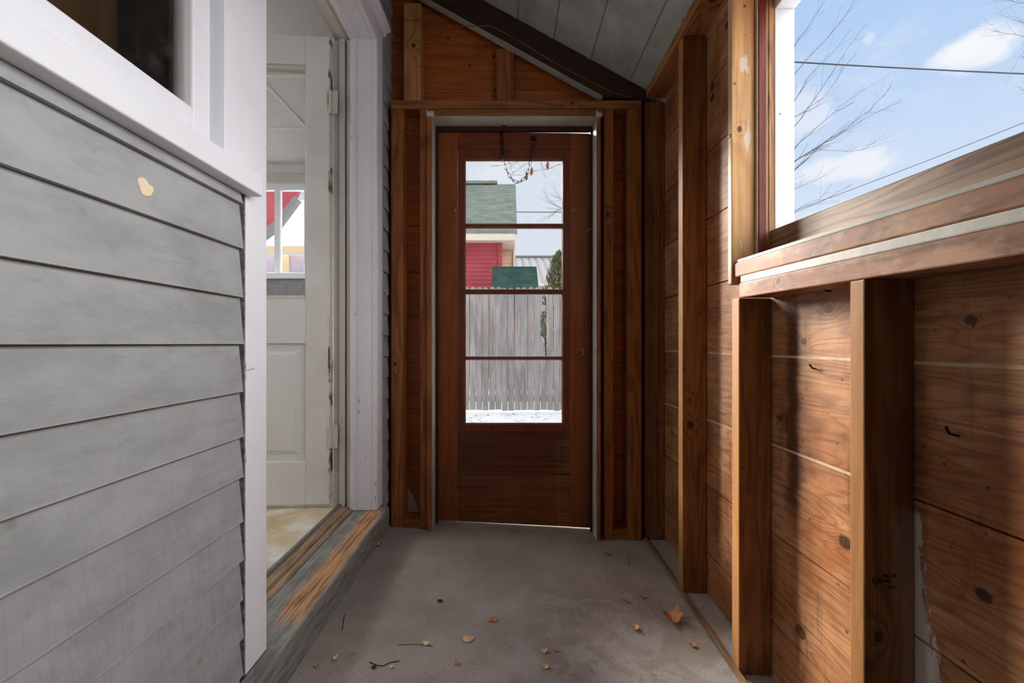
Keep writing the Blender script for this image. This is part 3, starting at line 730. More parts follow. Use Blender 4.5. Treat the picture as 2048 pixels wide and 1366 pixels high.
mb = MB().hexa([(sr+.0007, YD, dbot(sr)), (dr-.002, YD, dbot(dr)), (dr-.002, YB, dbot(dr)), (sr+.0007, YB, dbot(sr))], [(sr+.0007, YD, dt-.006), (dr, YD, dt-.0095), (dr, YB, dt-.0095), (sr+.0007, YB, dt-.006)])
build(mb, 'stile', M_DOORV, d1, .002)
build(MB().hexa([(sl, YD, it+.0007), (sr, YD, it+.0007), (sr, YB, it+.0007), (sl, YB, it+.0007)], [(sl, YD, dt), (sr, YD, dt-.006), (sr, YB, dt-.006), (sl, YB, dt)]), 'top_rail', M_DOORH, d1, .001)
mb = MB().hexa([(sl, YD+.002, dbot(sl)), (sr, YD+.002, dbot(sr)), (sr, YB, dbot(sr)), (sl, YB, dbot(sl))], [(sl, YD+.002, ib-.001), (sr, YD+.002, ib-.001), (sr, YB, ib-.001), (sl, YB, ib-.001)])
build(mb, 'kick_panel', M_KICK, d1, .001)
gl, gr = dp(929.5, 0)[0], dp(1125.5, 0)[0]; gt, gb = dp(0, 318)[2], dp(0, 848)[2]
sash = build(BX(sl+.0015, gl, YD+.001, YB, ib, it), 'sash_stile', M_SASH, d1, .002)
build(BX(gr, sr-.0015, YD+.001, YB, ib, it), 'sash_stile', M_SASH, d1, .002)
build(BX(gl, gr, YD+.001, YB, gt, it), 'sash_rail', M_SASH, d1, .002)
build(BX(gl, gr, YD+.001, YB, ib, gb), 'sash_rail', M_SASH, d1, .002)
bars = [(446, 455), (578, 588), (713, 720.5)]
zs = [gt]
for a, b in bars:
    za, zb = dp(0, a)[2], dp(0, b)[2]; zm = (za+zb)/2; h = (za-zb)/2
    build(MB().prism([(YD+.002, zm-h*.35), (YD+.002, zm+h*.35), (YD+.010, zm+h), (YB-.003, zm+h), (YB-.003, zm-h), (YD+.010, zm-h)], 'x', gl, gr), 'muntin', M_SASH, d1)
    zs += [za, zb]
zs.append(gb)
for k in range(4): build(BX(gl-.003, gr+.003, YD+.016, YD+.019, zs[2*k+1]-.003, zs[2*k]+.003), 'pane', M_PANE, d1)
mb = MB(); e = .004   # putty bead
mb.box(gl, gl+e, YD+.010, YD+.016, gb, gt); mb.box(gr-e, gr, YD+.010, YD+.016, gb, gt); mb.box(gl, gr, YD+.010, YD+.016, gt-e, gt); mb.box(gl, gr, YD+.010, YD+.016, gb, gb+e)
build(mb, 'glazing_bead', M_DOORH, d1, .001)
for (px, py, s) in ((909, 422, -1), (1147, 422, 1)):
    x, y, z = dp(px, py)
    mb = MB().lathe((x, YD, z), 'y', [(.0085, .0), (.0085, -.003), (.006, -.006), (.002, -.0065)], 16)
    mb.tube([(x-.010*s*-1, YD-.006, z+.018), (x, YD-.008, z), (x-.010*s, YD-.006, z-.014)], [.002, .003, .002], 6)
    mb.tube([(x-.006*s, YD-.004, z+.012), (x, YD-.007, z), (x+.004*s, YD-.004, z-.012)], [.0015, .003, .0015], 6)
    build(mb, 'turn_button', M_STEEL, d1)
x, y, z = dp(1161, 704)
mb = MB().lathe((x, YD, z), 'y', [(.0225, 0), (.0225, -.002), (.020, -.005), (.012, -.006), (.010, -.010), (.006, -.012)], 24)
mb.lathe((x, YD-.0055, z+.0145), 'y', [(.003, 0), (.0028, -.002), (.001, -.003)], 10)
lt = build(mb, 'latch_rosette', M_BRASS, d1)
build(MB().tube([(x, YD-.010, z), (x-.002, YD-.018, z-.006), (x-.012, YD-.024, z-.020), (x-.018, YD-.024, z-.031)], [.004, .0035, .003, .0042], 8), 'lever', M_BRASS, lt, smooth=True)
# hook and eye
hk = thing('hook_and_eye', dp(1165, 466), 'small steel hook and eye catch near the top of the storm door', 'hook')
a = Vector(dp(1165, 466)); b = Vector(P(1178, 461, 2.115)); c_ = Vector(P(1188, 457, 2.09))
build(MB().tube([a+Vector((0, 0, 0)), a+Vector((0, -.012, .002)), a+Vector((-.002, -.013, -.008)), a+Vector((-.001, -.009, -.020))], .0018, 6), 'hook', M_STEEL, hk)
mb = MB(); cc = Vector(P(1176.5, 460, 2.112)); mb.tube([cc+Vector((.0062*math.cos(q), 0, .0062*math.sin(q))) for q in [2*math.pi*k/14 for k in range(14)]], .0017, 6, close=True)
mb.tube([a+Vector((.004, -.010, .002)), cc+Vector((-.006, 0, -.001))], .0014, 6); mb.tube([cc+Vector((.006, 0, .001)), c_, c_+Vector((.006, 0, .001))], .0016, 6)
build(mb, 'eye', M_STEEL, hk)
# spring and chain
ch = thing('door_chain', dp(1005, 255), 'dark spring and sagging chain stop across the top of the storm door', 'chain')
ys = 2.108
mb = MB(); a = Vector(P(1008, 251, ys)); mb.box(a.x-.012, a.x+.012, a.y-.01, a.y+.004, a.z-.006, a.z+.008); mb.tube([a+Vector((-.008, 0, -.004)), a+Vector((-.014, 0, -.02)), a+Vector((-.012, 0, -.035))], .0022, 6)
build(mb, 'spring_bracket', M_IRON, ch)
p0, p1 = Vector(P(1003, 262, ys)), Vector(P(1005.5, 311, ys)); mb = MB(); N = 150
mb.tube([p0.lerp(p1, k/N)+Vector((.0068*math.cos(k*2*math.pi/9), .0068*math.sin(k*2*math.pi/9), 0)) for k in range(N+1)], .0019, 5)
build(mb, 'spring', M_IRON, ch)
a = Vector(P(1067, 277, ys+.018)); mb = MB(); mb.box(a.x-.016, a.x+.010, a.y-.006, a.y+.004, a.z-.010, a.z+.010)
mb.tube([a+Vector((.004, -.004, 0)), a+Vector((.014, -.008, -.012)), a+Vector((.016, -.006, -.030)), a+Vector((.010, -.006, -.036))], .0022, 6)
build(mb, 'chain_bracket', M_IRON, ch)
path = [(1005.5, 313), (1007, 322), (1010, 332), (1014, 342), (1019, 352), (1026, 361), (1034, 365), (1041, 363), (1048, 357), (1053, 349), (1056, 340), (1059, 330), (1061, 320), (1062.5, 310), (1065, 298), (1066, 286)]
pts = [Vector(P(a, b, ys)) for a, b in path]
L = [0]
for a, b in zip(pts, pts[1:]): L.append(L[-1]+(b-a).length)
def along(s):
    for i in range(len(pts)-1):
        if s <= L[i+1]: return pts[i].lerp(pts[i+1], (s-L[i])/(L[i+1]-L[i]))
    return pts[-1]
mb = MB(); hl, hw = .0135, .0058
loop = [(hw*math.cos(q), 0, (hl-hw)*(1 if math.sin(q) >= 0 else -1)+hw*math.sin(q)) for q in [2*math.pi*(k+.5)/16 for k in range(16)]]
mb.tube(loop, .0016, 5, close=True)
n = int(L[-1]/.0215); first = None
for k in range(n):
    c = along((k+.5)/n*L[-1]); tn = (along(min(L[-1], (k+.9)/n*L[-1]))-along((k+.1)/n*L[-1])).normalized()
    if first is None: first = build(mb, 'chain_link', M_IRON, ch, origin=(0, 0, 0)); o = first
    else: o = first.copy(); COL.objects.link(o)
    o.location = c+Vector((0, 0, ZC))-ch.location
    ang = math.atan2(tn.x, tn.z)
    o.rotation_euler = (Matrix.Rotation(ang, 3, 'Y')@Matrix.Rotation((0.15 if k % 2 == 0 else 1.35), 3, 'Z')).to_euler()

# window-blind clips on the door frame
def clip(px, py, label, m, w):
    t = thing('blind_clip', P(px, py, 2.012), label, 'clip', 'clips on the door frame')
    x, y, z = P(px, py, 2.0145)
    mb = MB(); mb.box(x-w, x+w, y-.003, y, z-.014, z+.014); mb.box(x-w, x-w+.003, y-.018, y, z-.014, z+.014); mb.box(x-w, x+w, y-.018, y, z-.014, z-.011)
    build(mb, 'bracket', m, t, .001)
    build(MB().prism([(y-.003, z+.006), (y-.018, z-.006), (y-.0175, z-.012), (y-.003, z-.004)], 'x', x-w*.5, x+w*.9), 'flap', m, t)
clip(861, 229, 'clear plastic blind clip at the hinge-side top corner of the door frame', M_PLASTIC, .016)
clip(1197, 230, 'small pale broken clip at the latch-side top corner of the door frame', M_PLASTIC, .012)

# ---------------------------------------------------------------- long wall with the window opening
A, B_ = .665, .760
mb = MB()
zz = -.036-.256*4
k = 0
while zz < 1.3:
    pale = abs(zz+.256+.036) < .01 or abs(zz+.036-.0) < .01 or abs(zz+.256-.22+.256) < .01
    gp = .0022
    for (ya, yb) in ((-1.0, 1.272), (1.272, 2.16)):
        if ya < 0:
            a, b = zz+gp, min(zz+.256-gp, .25)
            if b <= a: continue
        else: a, b = zz+gp, min(zz+.256-gp, 1.186)
        mb.box(B_, B_+.018, ya, yb, a, b)
    zz += .256; k += 1
mb.box(B_+.016, B_+.026, -1.0, 1.272, -1.05, .25); mb.box(B_+.016, B_+.026, 1.272, 2.17, -1.05, 1.18); mb.box(B_+.019, B_+.026, -1.0, 1.272, 1.19, 1.22)
for s, ya in ((-.036, -1.0), (-.292, .805)):   # unstained tongue showing in two wide seams
    mb.box(B_-.0008, B_+.02, ya, 2.12, s-.0032, s+.0032, 1)
build(mb, 'wall_right', [M_SIDE, M_SEAM], label='knotty pine board wall below and beside the window opening', cat='wall', kind='structure')
lumber('wall_stud', 'brown corner stud with a thin cord hanging down it', 'stud', M_STUD, A, B_-.001, 2.061, 2.100, floor_z(.71), 1.187, G)
lumber('wall_stud', 'tall brown stud with a large dark knot near waist height', 'stud', M_STUD, A, B_-.001, 1.619, 1.661, floor_z(.71), 1.187, G)
lumber('wall_stud', 'stud under the end of the window rail with a bright orange edge', 'stud', M_STUD, A, B_-.001, 1.2197, 1.2595, floor_z(.71), .1318, G)
s3 = thing('wall_stud', (.712, .806, floor_z(.71)), 'short stud with a black grade stamp under the window rail', 'stud', G)
build(BX(A, B_-.001, .788, .8225, floor_z(.71), .1212), 'post', M_STUD3, s3, .003)
# grade stamp, ink on the face of that stud
def text(s, size, loc, name, parent, m):
    cu = bpy.data.curves.new(name, 'FONT'); cu.body = s; cu.size = size; cu.extrude = .00008; cu.offset = .00035
    o = bpy.data.objects.new(name, cu); COL.objects.link(o)
    dg = bpy.context.evaluated_depsgraph_get(); me = bpy.data.meshes.new_from_object(o.evaluated_get(dg))
    bpy.data.objects.remove(o); mb = MB()
    for p in me.polygons: mb.add([(loc[0]+me.vertices[v].co.x, loc[1]+me.vertices[v].co.z, loc[2]+me.vertices[v].co.y) for v in p.vertices], [tuple(range(len(p.vertices)))])
    return mb
ysf = .7877
mb = text('MILL 43', .0085, P(1764, 1154.5, ysf), 'grade_stamp', s3, M_INK)
m2 = text('D FIR', .0085, P(1759, 1165, ysf), 'grade_stamp', s3, M_INK)
m3 = text('DRY', .0080, P(1775, 1178, ysf), 'grade_stamp', s3, M_INK)
for q in (m2, m3): mb.add(q.v, q.f)
c = Vector(P(1751, 1160.5, ysf)); ring = [c+Vector((.0062*math.cos(2*math.pi*k/20), 0, .0062*math.sin(2*math.pi*k/20))) for k in range(20)]
mb.tube(ring, .0009, 4, close=True); mb.tube([c+Vector((-.004, 0, .001)), c+Vector((.003, 0, -.002)), c+Vector((.001, 0, -.011))], .0011, 4)
build(mb, 'grade_stamp', M_INK, s3)
# framing of that wall
build(MB().prism([(A-.004, 1.1885), (A-.004, ceil_z(A-.004)-.001), (.757, ceil_z(.757)-.001), (.7585, 1.1885)], 'y', -.98, 2.036),
      'wall_plate', M_PLATE, label='long top plate running under the sloping ceiling above the window wall', cat='beam', group='framing plates')
mb = MB().hexa([(.651, -1.0, floor_z(.651)), (.664, -1.0, floor_z(.664)), (.664, 2.05, floor_z(.664)), (.651, 2.05, floor_z(.651))], [(.651, -1.0, floor_z(.651)+.012), (.664, -1.0, floor_z(.664)+.014), (.664, 2.05, floor_z(.664)+.014), (.651, 2.05, floor_z(.651)+.012)])
build(mb, 'sole_plate', wood('sole_plate_wood', (140, 110, 80), (84, 62, 44), (160, 132, 100), 'y', (), fine=.5, seed=8.8), label='thin dusty sole strip along the floor below the window wall studs', cat='plate', group='framing plates')
# window opening
sl_ = .025
def zt(z, y): return z+sl_*(y-1.2)
def tilt(mb): mb.v = [(x, y, zt(z, y)) for x, y, z in mb.v]; return mb
def longbox(x0, x1, z0, z1, ya=-1.0, yb=1.2195, m=0): return tilt(BX(x0, x1, ya, yb, z0, z1, m=m))
w2 = thing('window_2', (.74, .2, .13), 'open window frame of weathered wood looking out to the sky', 'window', kind='structure')
build(longbox(.6655, .80, .2275, .268, yb=1.2605), 'sill_step', M_LEDGE, w2, .002) if False else None
build(longbox(.672, .79, .1955, .238, yb=1.2600), 'stool', M_RAIL, w2, .004)
build(longbox(.676, .79, .238, .248, yb=1.2600), 'grey_seam', M_FRAMEPAINT, w2, .002)
build(longbox(.778, .812, .248, .3365, yb=1.2610), 'sash_rail', M_LEDGE, w2, .003)
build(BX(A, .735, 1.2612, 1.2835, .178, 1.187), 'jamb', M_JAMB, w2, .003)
build(BX(.7355, .740, 1.252, 1.2835, .19, 1.187), 'seam_strip', M_SEAM, w2, .001)
build(BX(.7405, .764, 1.250, 1.2835, .20, 1.187), 'stop', M_REDSTOP, w2, .002)
mb = MB()
for a, b, yy in ((.7645, .773, 1.256), (.7735, .781, 1.2545), (.7815, .791, 1.2565)): mb.box(a, b, yy, 1.2835, .24, 1.187)
build(mb, 'parting_bead', M_WEATHER, w2, .0015)
build(BX(.7915, .850, 1.255, 1.29, .26, 1.187), 'storm_stile', M_WHITEHOT, w2, .002)
build(BX(.7915, .850, -1.0, 1.2545, 1.0, 1.187), 'storm_head', M_WHITEHOT, w2, .002)
build(BX(A+.002, .790, -1.0, 1.2495, 1.05, 1.187), 'head_jamb', M_PLATE, w2, .002)
rl = thing('window_rail', (.71, .1, .13), 'long horizontal pine rail with a white caulk line under the window opening', 'rail')
build(longbox(A, .7595, .1315, .1745), 'board', M_RAIL, rl, .003)
build(longbox(.6685, .7595, .175, .195), 'caulk_line', flat('off_white_caulk', (206, 202, 194), .6, vary=.08, scale=40), rl, .003)
# screw by the jamb
x, y, z = PX(1457.5, 274, A)
build(MB().lathe((A, 1.272, z), 'x', [(.006, 0), (.006, -.002), (.003, -.0035)], 12), 'nail', M_STEEL, w2)
# bent nails / hooks in the siding
def bent(px, py, pts, label):
    b = Vector(PX(px, py, .7585)); mb = MB(); mb.tube([b+Vector(q) for q in pts], .0022, 6)
    build(mb, 'bent_nail', M_IRON, label=label, cat='nail', group='bent nails in the pine boards')
bent(1913, 872, [(.002, -.002, 0), (-.012, .0, .004), (-.022, -.004, .016)], 'rusty bent nail above a dark scribble on the boards below the window')
bent(1660, 583, [(.002, 0, 0), (-.014, -.006, .002), (-.022, -.014, .003)], 'black bent nail just under the window rail above a round knot')
bent(1631, 738, [(.002, 0, 0), (-.008, .0, .002), (-.014, .002, .012)], 'small bent nail in the middle board bay below the first seam')

# cords
def cord(pts, label, r=.0022):
    mb = MB(); out = []
    P_ = [Vector(p) for p in pts]
    for a, b in zip(P_, P_[1:]):
        for k in range(8): out.append(a.lerp(b, k/8)+Vector((R.uniform(-.0008, .0008), 0, R.uniform(-.0008, .0008))))
    out.append(P_[-1]); build(mb.tube(out, r, 6), 'cord', M_CORD, smooth=True, label=label, cat='cord', group='thin cords')
yr = 2.0375
cord([P(801, 40, yr), P(839, 41, yr), P(875, 47, yr), P(914, 54, yr), P(950, 52, yr), P(982, 52, yr), P(1004, 63, yr), P(1044, 85, yr), P(1075, 105, yr), P(1105, 123, yr), P(1160, 152, yr), P(1195, 170, yr), P(1228, 186, yr), P(1262, 194.5, yr)], 'thin reddish cord strung along the dark rafter')
yc = 2.0575
cord([P(1321, 184, yc), P(1319.5, 243, yc), P(1319, 340, yc), P(1318, 440, yc), P(1316, 560, yc), P(1315, 685, yc), P(1312, 850, yc), P(1312, 950, yc), P(1314, 1040, yc), P(1324, 1063, yc)], 'thin reddish cord hanging down the corner stud')

# leaves and litter on the floor
def fl(px, py, h=0.0):
    k = (py-CY)/F; xk = (px-CX)/F      # z = -k*Y, x = xk*Y, z = -.924-.055x
    Y = .924/(k-.055*xk); return Vector((xk*Y, Y, -k*Y+h))
def leaf(px, py, r, m, label, name='leaf', curl=.3, seed=0, elong=1.0):
    r *= 1.4; rr = random.Random(seed); c = fl(px, py, .002); n = 22; top = []; a0 = rr.uniform(0, 6)
    for j in range(n):
        q = 2*math.pi*j/n; rad = r*(.68+.24*abs(math.cos(2.5*q))+rr.uniform(-.12, .12))
        a, b = rad*math.cos(q)*elong, rad*math.sin(q)
        a, b = a*math.cos(a0)-b*math.sin(a0), a*math.sin(a0)+b*math.cos(a0)
        top.append((a, b, curl*(a*a*1.2+b*b*.5)/r+rr.uniform(0, .12)*r*curl))
    vs = [c+Vector((0, 0, .0008))]+[c+Vector(p) for p in top]; mb = MB()
    mb.add(vs, [(0, 1+j, 1+(j+1) % n) for j in range(n)])
    o = build(mb, name, m, label=label, cat=name.replace('_', ' '), group='leaves on the floor' if name == 'leaf' else 'wood chips on the floor')
    s = o.modifiers.new('thickness', 'SOLIDIFY'); s.thickness = .0007; s.offset = 1
leaf(1345, 1242, .024, M_LEAF, 'largest curled brown dry leaf on the floor near the window wall', curl=.8, seed=1, elong=1.3)
leaf(1270, 1258, .011, M_LEAFPALE, 'small tan leaf scrap next to the largest curled leaf', curl=.8, seed=2)
leaf(985, 1240, .012, M_LEAF, 'pinkish brown leaf flat on the middle of the floor', curl=.2, seed=3)
leaf(936, 1279, .014, M_LEAFPALE, 'pale pinkish flat leaf in the middle of the floor nearest the camera', curl=.15, seed=4)
leaf(1214, 1109, .010, M_LEAF, 'brown leaf on the dark floor in front of the corner', curl=.5, seed=5)
leaf(758, 1092, .014, M_LEAF, 'crumpled brown leaf against the foot of the step', curl=.9, seed=6)
leaf(790, 1062, .009, M_LEAF, 'small brown leaf at the foot of the stud by the step', curl=.6, seed=7)
leaf(1385, 1292, .008, M_LEAF, 'tiny reddish leaf scrap near the sole strip below the window wall', curl=.6, seed=8)
leaf(1285, 1195, .007, M_LEAF, 'tiny brown leaf scrap past the largest leaf towards the corner', curl=.6, seed=18)
for (px, py, r, lb, sd) in ((852, 1289, .0065, 'pale wood chip at the end of a long thin twig', 9), (1088, 1305, .0065, 'square pale wood chip right of the pale leaf', 10), (1111, 1302, .005, 'brown chip beside the square pale wood chip', 11), (1090, 1336, .0065, 'tan chip nearest the camera in the middle of the floor', 12), (671, 1318, .006, 'yellowish wood chip close to the step', 13), (635, 1334, .005, 'reddish chip nearest to the step', 14), (782, 1335, .004, 'tiny cream chip beside the dark curved twig', 15), (915, 1328, .006, 'thin straw-coloured sliver below the pale leaf', 16)):
    leaf(px, py, r, M_LEAF if 'brown' in lb or 'red' in lb else M_CHIP, lb.replace('right of', 'past'), 'wood_chip', .5, sd, 1.4)
def twig(pts, r, label):
    build(MB().tube([fl(a, b, r) for a, b in pts], r, 5), 'twig', M_TWIG, label=label, cat='twig', group='twigs on the floor')
twig([(739, 1325), (752, 1331), (766, 1333), (780, 1326), (799, 1323)], .0013, 'dark curved twig on the floor close to the step')
twig([(795, 1291), (820, 1289), (845, 1290), (865, 1294)], .0008, 'long hair-thin twig beside a pale wood chip')
twig([(690, 1228), (687, 1240), (686, 1252), (684, 1262)], .0013, 'short upright-looking twig near the middle of the step')
twig([(697, 1168), (703, 1160), (712, 1150)], .0012, 'short dark twig against the foot of the step')
twig([(1258, 1112), (1259, 1122), (1256, 1130)], .0009, 'hair-thin twig on the dark floor in the corner')
twig([(1240, 1198), (1252, 1203), (1262, 1208)], .0010, 'small dark twig on the pale scuffed patch of the floor')
leaf(748, 1337, .006, M_TWIG, 'black crumb of bark under the dark curved twig', 'bark_crumb', .6, 21)
leaf(880, 1204, .007, M_TWIG, 'dark crumb of bark alone on the middle of the floor', 'bark_crumb', .6, 22)

# ================================================================== OUTDOORS
GZ = -1.01
mb = MB(); N = 40; vs = []; ext = 45.0
mb.box(-40, 40, -30, 60, GZ-.3, GZ)
build(mb, 'ground', M_SNOW, label='patchy snow covered ground outside', cat='snow', kind='structure')
# picket fence
YF = 6.22
fn = thing('picket_fence', (0, YF, GZ), 'weathered grey wooden picket fence across the snowy yard', 'fence')
SP = .0955
PW = .0915
pk = None
top = (CY-575)/F*YF
def picket(h0, h1, w=PW):
    return MB().prism([(-w/2, h0), (w/2, h0), (w/2, h1-.03), (w*.18, h1), (-w*.18, h1), (-w/2, h1-.03)], 'y', -.009, .009)
i0 = -34
for i in range(i0, 46):
    x = .0+i*SP+.02
    pxl = CX+x/YF*F
    if 1083 < pxl < 1096: xm = x; continue
    if pk is None:
        pk = build(picket(GZ+.02, top), 'picket', M_FENCE, fn, .002, origin=(0, 0, GZ)); o = pk
    else: o = pk.copy(); COL.objects.link(o)
    o.location = (x, R.uniform(-.004, .004), R.uniform(-.012, .012)); o.rotation_euler = (0, R.uniform(-.006, .006), 0); o.parent = fn
h = P(0, 676, YF)[2]
build(MB().prism([(xm-.044, GZ+.03), (xm+.044, GZ+.03), (xm+.044, h-.28), (xm+.02, h-.26), (xm+.012, h-.10), (xm-.012, h-.02), (xm-.03, h), (xm-.044, h-.04)], 'y', YF-.009, YF+.009), 'picket', M_FENCE, fn, label='broken picket stub')
for zz in (P(0, 616, YF)[2], P(0, 797, YF)[2]):
    build(BX(-3.4, 4.4, YF+.012, YF+.05, zz-.045, zz+.045), 'fence_rail', M_FENCEPALE, fn, .002)
for xx in (-1.6, .80, 3.2): build(BX(xx, xx+.09, YF+.052, YF+.14, GZ, top-.1), 'fence_post', M_FENCE, fn)

# red and cream house
YH = 12.0
h1 = thing('house', (-1.6, YH, GZ), 'red clapboard house with green-grey shingle roof beyond the fence', 'house')
ez, rz, yr2 = 3.02, 5.62, 15.0
mb = MB()
rx0, rx1 = -2.6, .2
slope = lambda y: ez+(y-(YH-.35))/(yr2-(YH-.35))*(rz-ez)
mb.hexa([(rx0, YH-.35, ez), (rx1, YH-.35, ez), (rx1, yr2, rz), (rx0, yr2, rz)], [(rx0, YH-.35, ez+.07), (rx1, YH-.35, ez+.07), (rx1, yr2, rz+.07), (rx0, yr2, rz+.07)])
mb.hexa([(rx0, yr2, rz), (rx1, yr2, rz), (rx1, yr2+3.4, ez), (rx0, yr2+3.4, ez)], [(rx0, yr2, rz+.07), (rx1, yr2, rz+.07), (rx1, yr2+3.4, ez+.07), (rx0, yr2+3.4, ez+.07)])
build(mb, 'roof', M_ROOF, h1)
build(BX(rx0, -.45, yr2-.12, yr2+.12, rz+.06, rz+.15), 'ridge_cap', M_ROOF, h1)
build(BX(rx0, rx1-.05, YH-.37, YH-.34, ez-.16, ez+.02), 'fascia', M_EAVE, h1)
build(BX(rx0, rx1-.06, YH-.34, YH+1.2, ez-.14, ez-.11), 'soffit', M_EAVE, h1)
mb = MB(); z = GZ
while z < ez-.12:
    mb.prism([(YH, z), (YH, z+.005), (YH+.02, min(z+.125, ez-.1)), (YH+.04, min(z+.125, ez-.1)), (YH+.04, z)], 'x', -2.5, -.235); z += .118
mb.box(-2.5, -.235, YH+.03, YH+1.2, GZ, ez-.12)
build(mb, 'red_wall', M_RED, h1)
build(BX(-.345, -.225, YH-.02, YH+.06, GZ, ez-.12), 'corner_board', M_RED, h1, .004)
mb = MB(); z = GZ
while z < ez+1.0:
    mb.prism([(YH+.9, z), (YH+.9, z+.005), (YH+.915, z+.125), (YH+.94, z+.125), (YH+.94, z)], 'x', -.24, .14); z += .12
mb.box(-2.5, .14, YH+.93, yr2+3.0, GZ, ez-.05)
build(mb, 'cream_wall', M_CREAM, h1)
build(BX(.10, .16, YH+.86, YH+.95, GZ, ez), 'corner_board', M_EAVE, h1)
# low green roof
h2 = thing('shed', (.25, 10.3, GZ), 'low outbuilding with dark green shingles beside the red house', 'shed')
a0, a1 = P(1004, 578, 9.8), P(1004, 533, 11.2)
b0, b1 = P(1075, 578, 9.8), P(1073, 533, 11.2)
lowz = a0[2]-.45; fx = (a1[2]-a0[2])/(11.2-9.8); ylo = 9.8-.45/fx
mb = MB(); T = .07
q = [(a0[0]-.25, ylo, lowz), (b0[0]+.01, ylo, lowz), b1, (a1[0]-.25, 11.2, a1[2])]
mb.hexa([(x, y, z-T) for x, y, z in q], q); build(mb, 'roof', M_ROOFDK, h2)
build(BX(a0[0]-.2, b0[0]-.06, ylo+.15, 11.1, GZ, lowz), 'wall', M_RED, h2)
# metal roofed building
h3 = thing('barn', (1.8, 21, GZ), 'grey metal roofed building behind the evergreen', 'barn')
ra, rb = P(1020, 515, 24), P(1300, 515, 24); ea = P(1020, 566, 19)
mb = MB(); q = [(ea[0]-.3, 19, ea[2]), (7.0, 19, ea[2]), (7.0, 24, ra[2]), (ea[0]-.3, 24, ra[2])]
mb.hexa([(x, y, z-.06) for x, y, z in q], q); build(mb, 'roof', M_METAL, h3)
for k in range(18):
    x = ea[0]-.1+k*.385
    mb = MB(); q = [(x, 19, ea[2]+.002), (x+.04, 19, ea[2]+.002), (x+.04, 24, ra[2]+.002), (x, 24, ra[2]+.002)]
    mb.hexa(q, [(a, b, c+.04) for a, b, c in q]); build(mb, 'roof_rib', M_SEAMDK, h3)
build(BX(ea[0]-.3, 7.0, 23.9, 24.1, ra[2]-.02, ra[2]+.09), 'ridge_cap', M_SEAMDK, h3)
build(BX(ea[0]-.1, 6.9, 19.3, 26, GZ, ea[2]-.05), 'wall', flat('grey_barn_wall', (150, 146, 156), .8), h3)
build(BX(ea[0]-.3, 7.0, 18.95, 19.0, ea[2]-.14, ea[2]-.005), 'fascia', M_EAVE, h3)
# building with the snowy roof seen through the room window
h4 = thing('house', (-6.6, 13, GZ), 'snow roofed house with red gable seen through the room window', 'house')
c0 = P(555, 492, 12); c1 = P(612, 400, 15)
q = [(-8.2, 12, c0[2]), (-4.9, 12, c0[2]), (-4.9, 15, c1[2]), (-8.2, 15, c1[2])]
build(MB().hexa([(x, y, z-.12) for x, y, z in q], q), 'snowy_roof', flat('roof_snow', (242, 243, 246), .6, vary=.02), h4)
build(BX(-8.2, -4.9, 11.96, 12.0, c0[2]-.22, c0[2]-.01), 'fascia', M_CREAM, h4)
build(BX(-8.0, -5.0, 12.3, 15.5, GZ, c0[2]-.2), 'wall', flat('mauve_wall', (150, 140, 156), .8), h4)
build(BX(-6.75, -6.45, 12.25, 12.3, GZ, c0[2]-.2), 'door_panel', M_CREAM, h4)
pg = [P(a, b, 11.9) for a, b in ((520, 360), (606, 360), (592, 397), (552, 447), (520, 470))]
build(MB().prism([(p[0], p[2]) for p in pg], 'y', 11.85, 12.0), 'gable_wall', M_RED, h4)
pg = [P(a, b, 11.8) for a, b in ((520, 468), (552, 444), (592, 394), (600, 402), (558, 458), (520, 486))]
build(MB().prism([(p[0], p[2]) for p in pg], 'y', 11.7, 11.9), 'gable_roof_edge', M_SEAMDK, h4)

# evergreen behind the fence
ev = thing('evergreen', (.92, 7.6, GZ), 'narrow snow-dusted evergreen standing just behind the fence', 'tree')
build(MB().tube([(.92, 7.6, GZ), (.92, 7.6, 1.2)], [.07, .03], 8), 'trunk', M_BARK, ev)
mb = MB(); rr = random.Random(5); ht = 1.62-GZ
for k in range(5200):
    t = rr.random()**1.15; z = GZ+.15+t*(ht-.15); rmax = .56*(1-t)**.5*min(1, .55+t*3)+.02
    rad = rmax*(rr.random()**.35); q = rr.uniform(0, 6.283)
    p = Vector((.92+rad*math.cos(q), 7.6+rad*math.sin(q), z)); l = rr.uniform(.05, .11)
    d = Vector((math.cos(q)*.5, math.sin(q)*.5, 1)).normalized()*l; s = Vector((-math.sin(q), math.cos(q), rr.uniform(-.4, .4)))*l*.28
    mb.add([p-s, p+s*.6+d*.3, p+d, p-s+d*.45], [(0, 1, 2, 3)])
build(mb, 'foliage', M_GREEN, ev)

# bare trees
def grow(mb, p, d, l, r, depth, rr, spread=.55, up=.15, seg=4):
    p = Vector(p); d = Vector(d).normalized(); pts = [p]; rs = [r]; kids = []
    for k in range(seg):
        d = (d+Vector((rr.uniform(-1, 1), rr.uniform(-1, 1), rr.uniform(-1, 1)))*.13+Vector((0, 0, up*.2))).normalized()
        p = p+d*l/seg; pts.append(p); rs.append(max(r*(1-.75*(k+1)/seg), min(.0022, r)))
        if depth > 0:
            for q in range(rr.choice((1, 1, 2))):
                ax = Vector((rr.uniform(-1, 1), rr.uniform(-1, 1), rr.uniform(-1, 1))).normalized()
                kids.append((p, (d+ax*spread+Vector((0, 0, up*.6))).normalized(), l*rr.uniform(.38, .62), rs[-1]*.65))
    mb.tube(pts, rs, 4 if r > .012 else 3)
    for q in kids: grow(mb, *q, depth-1, rr, spread, up, max(3, seg-1))
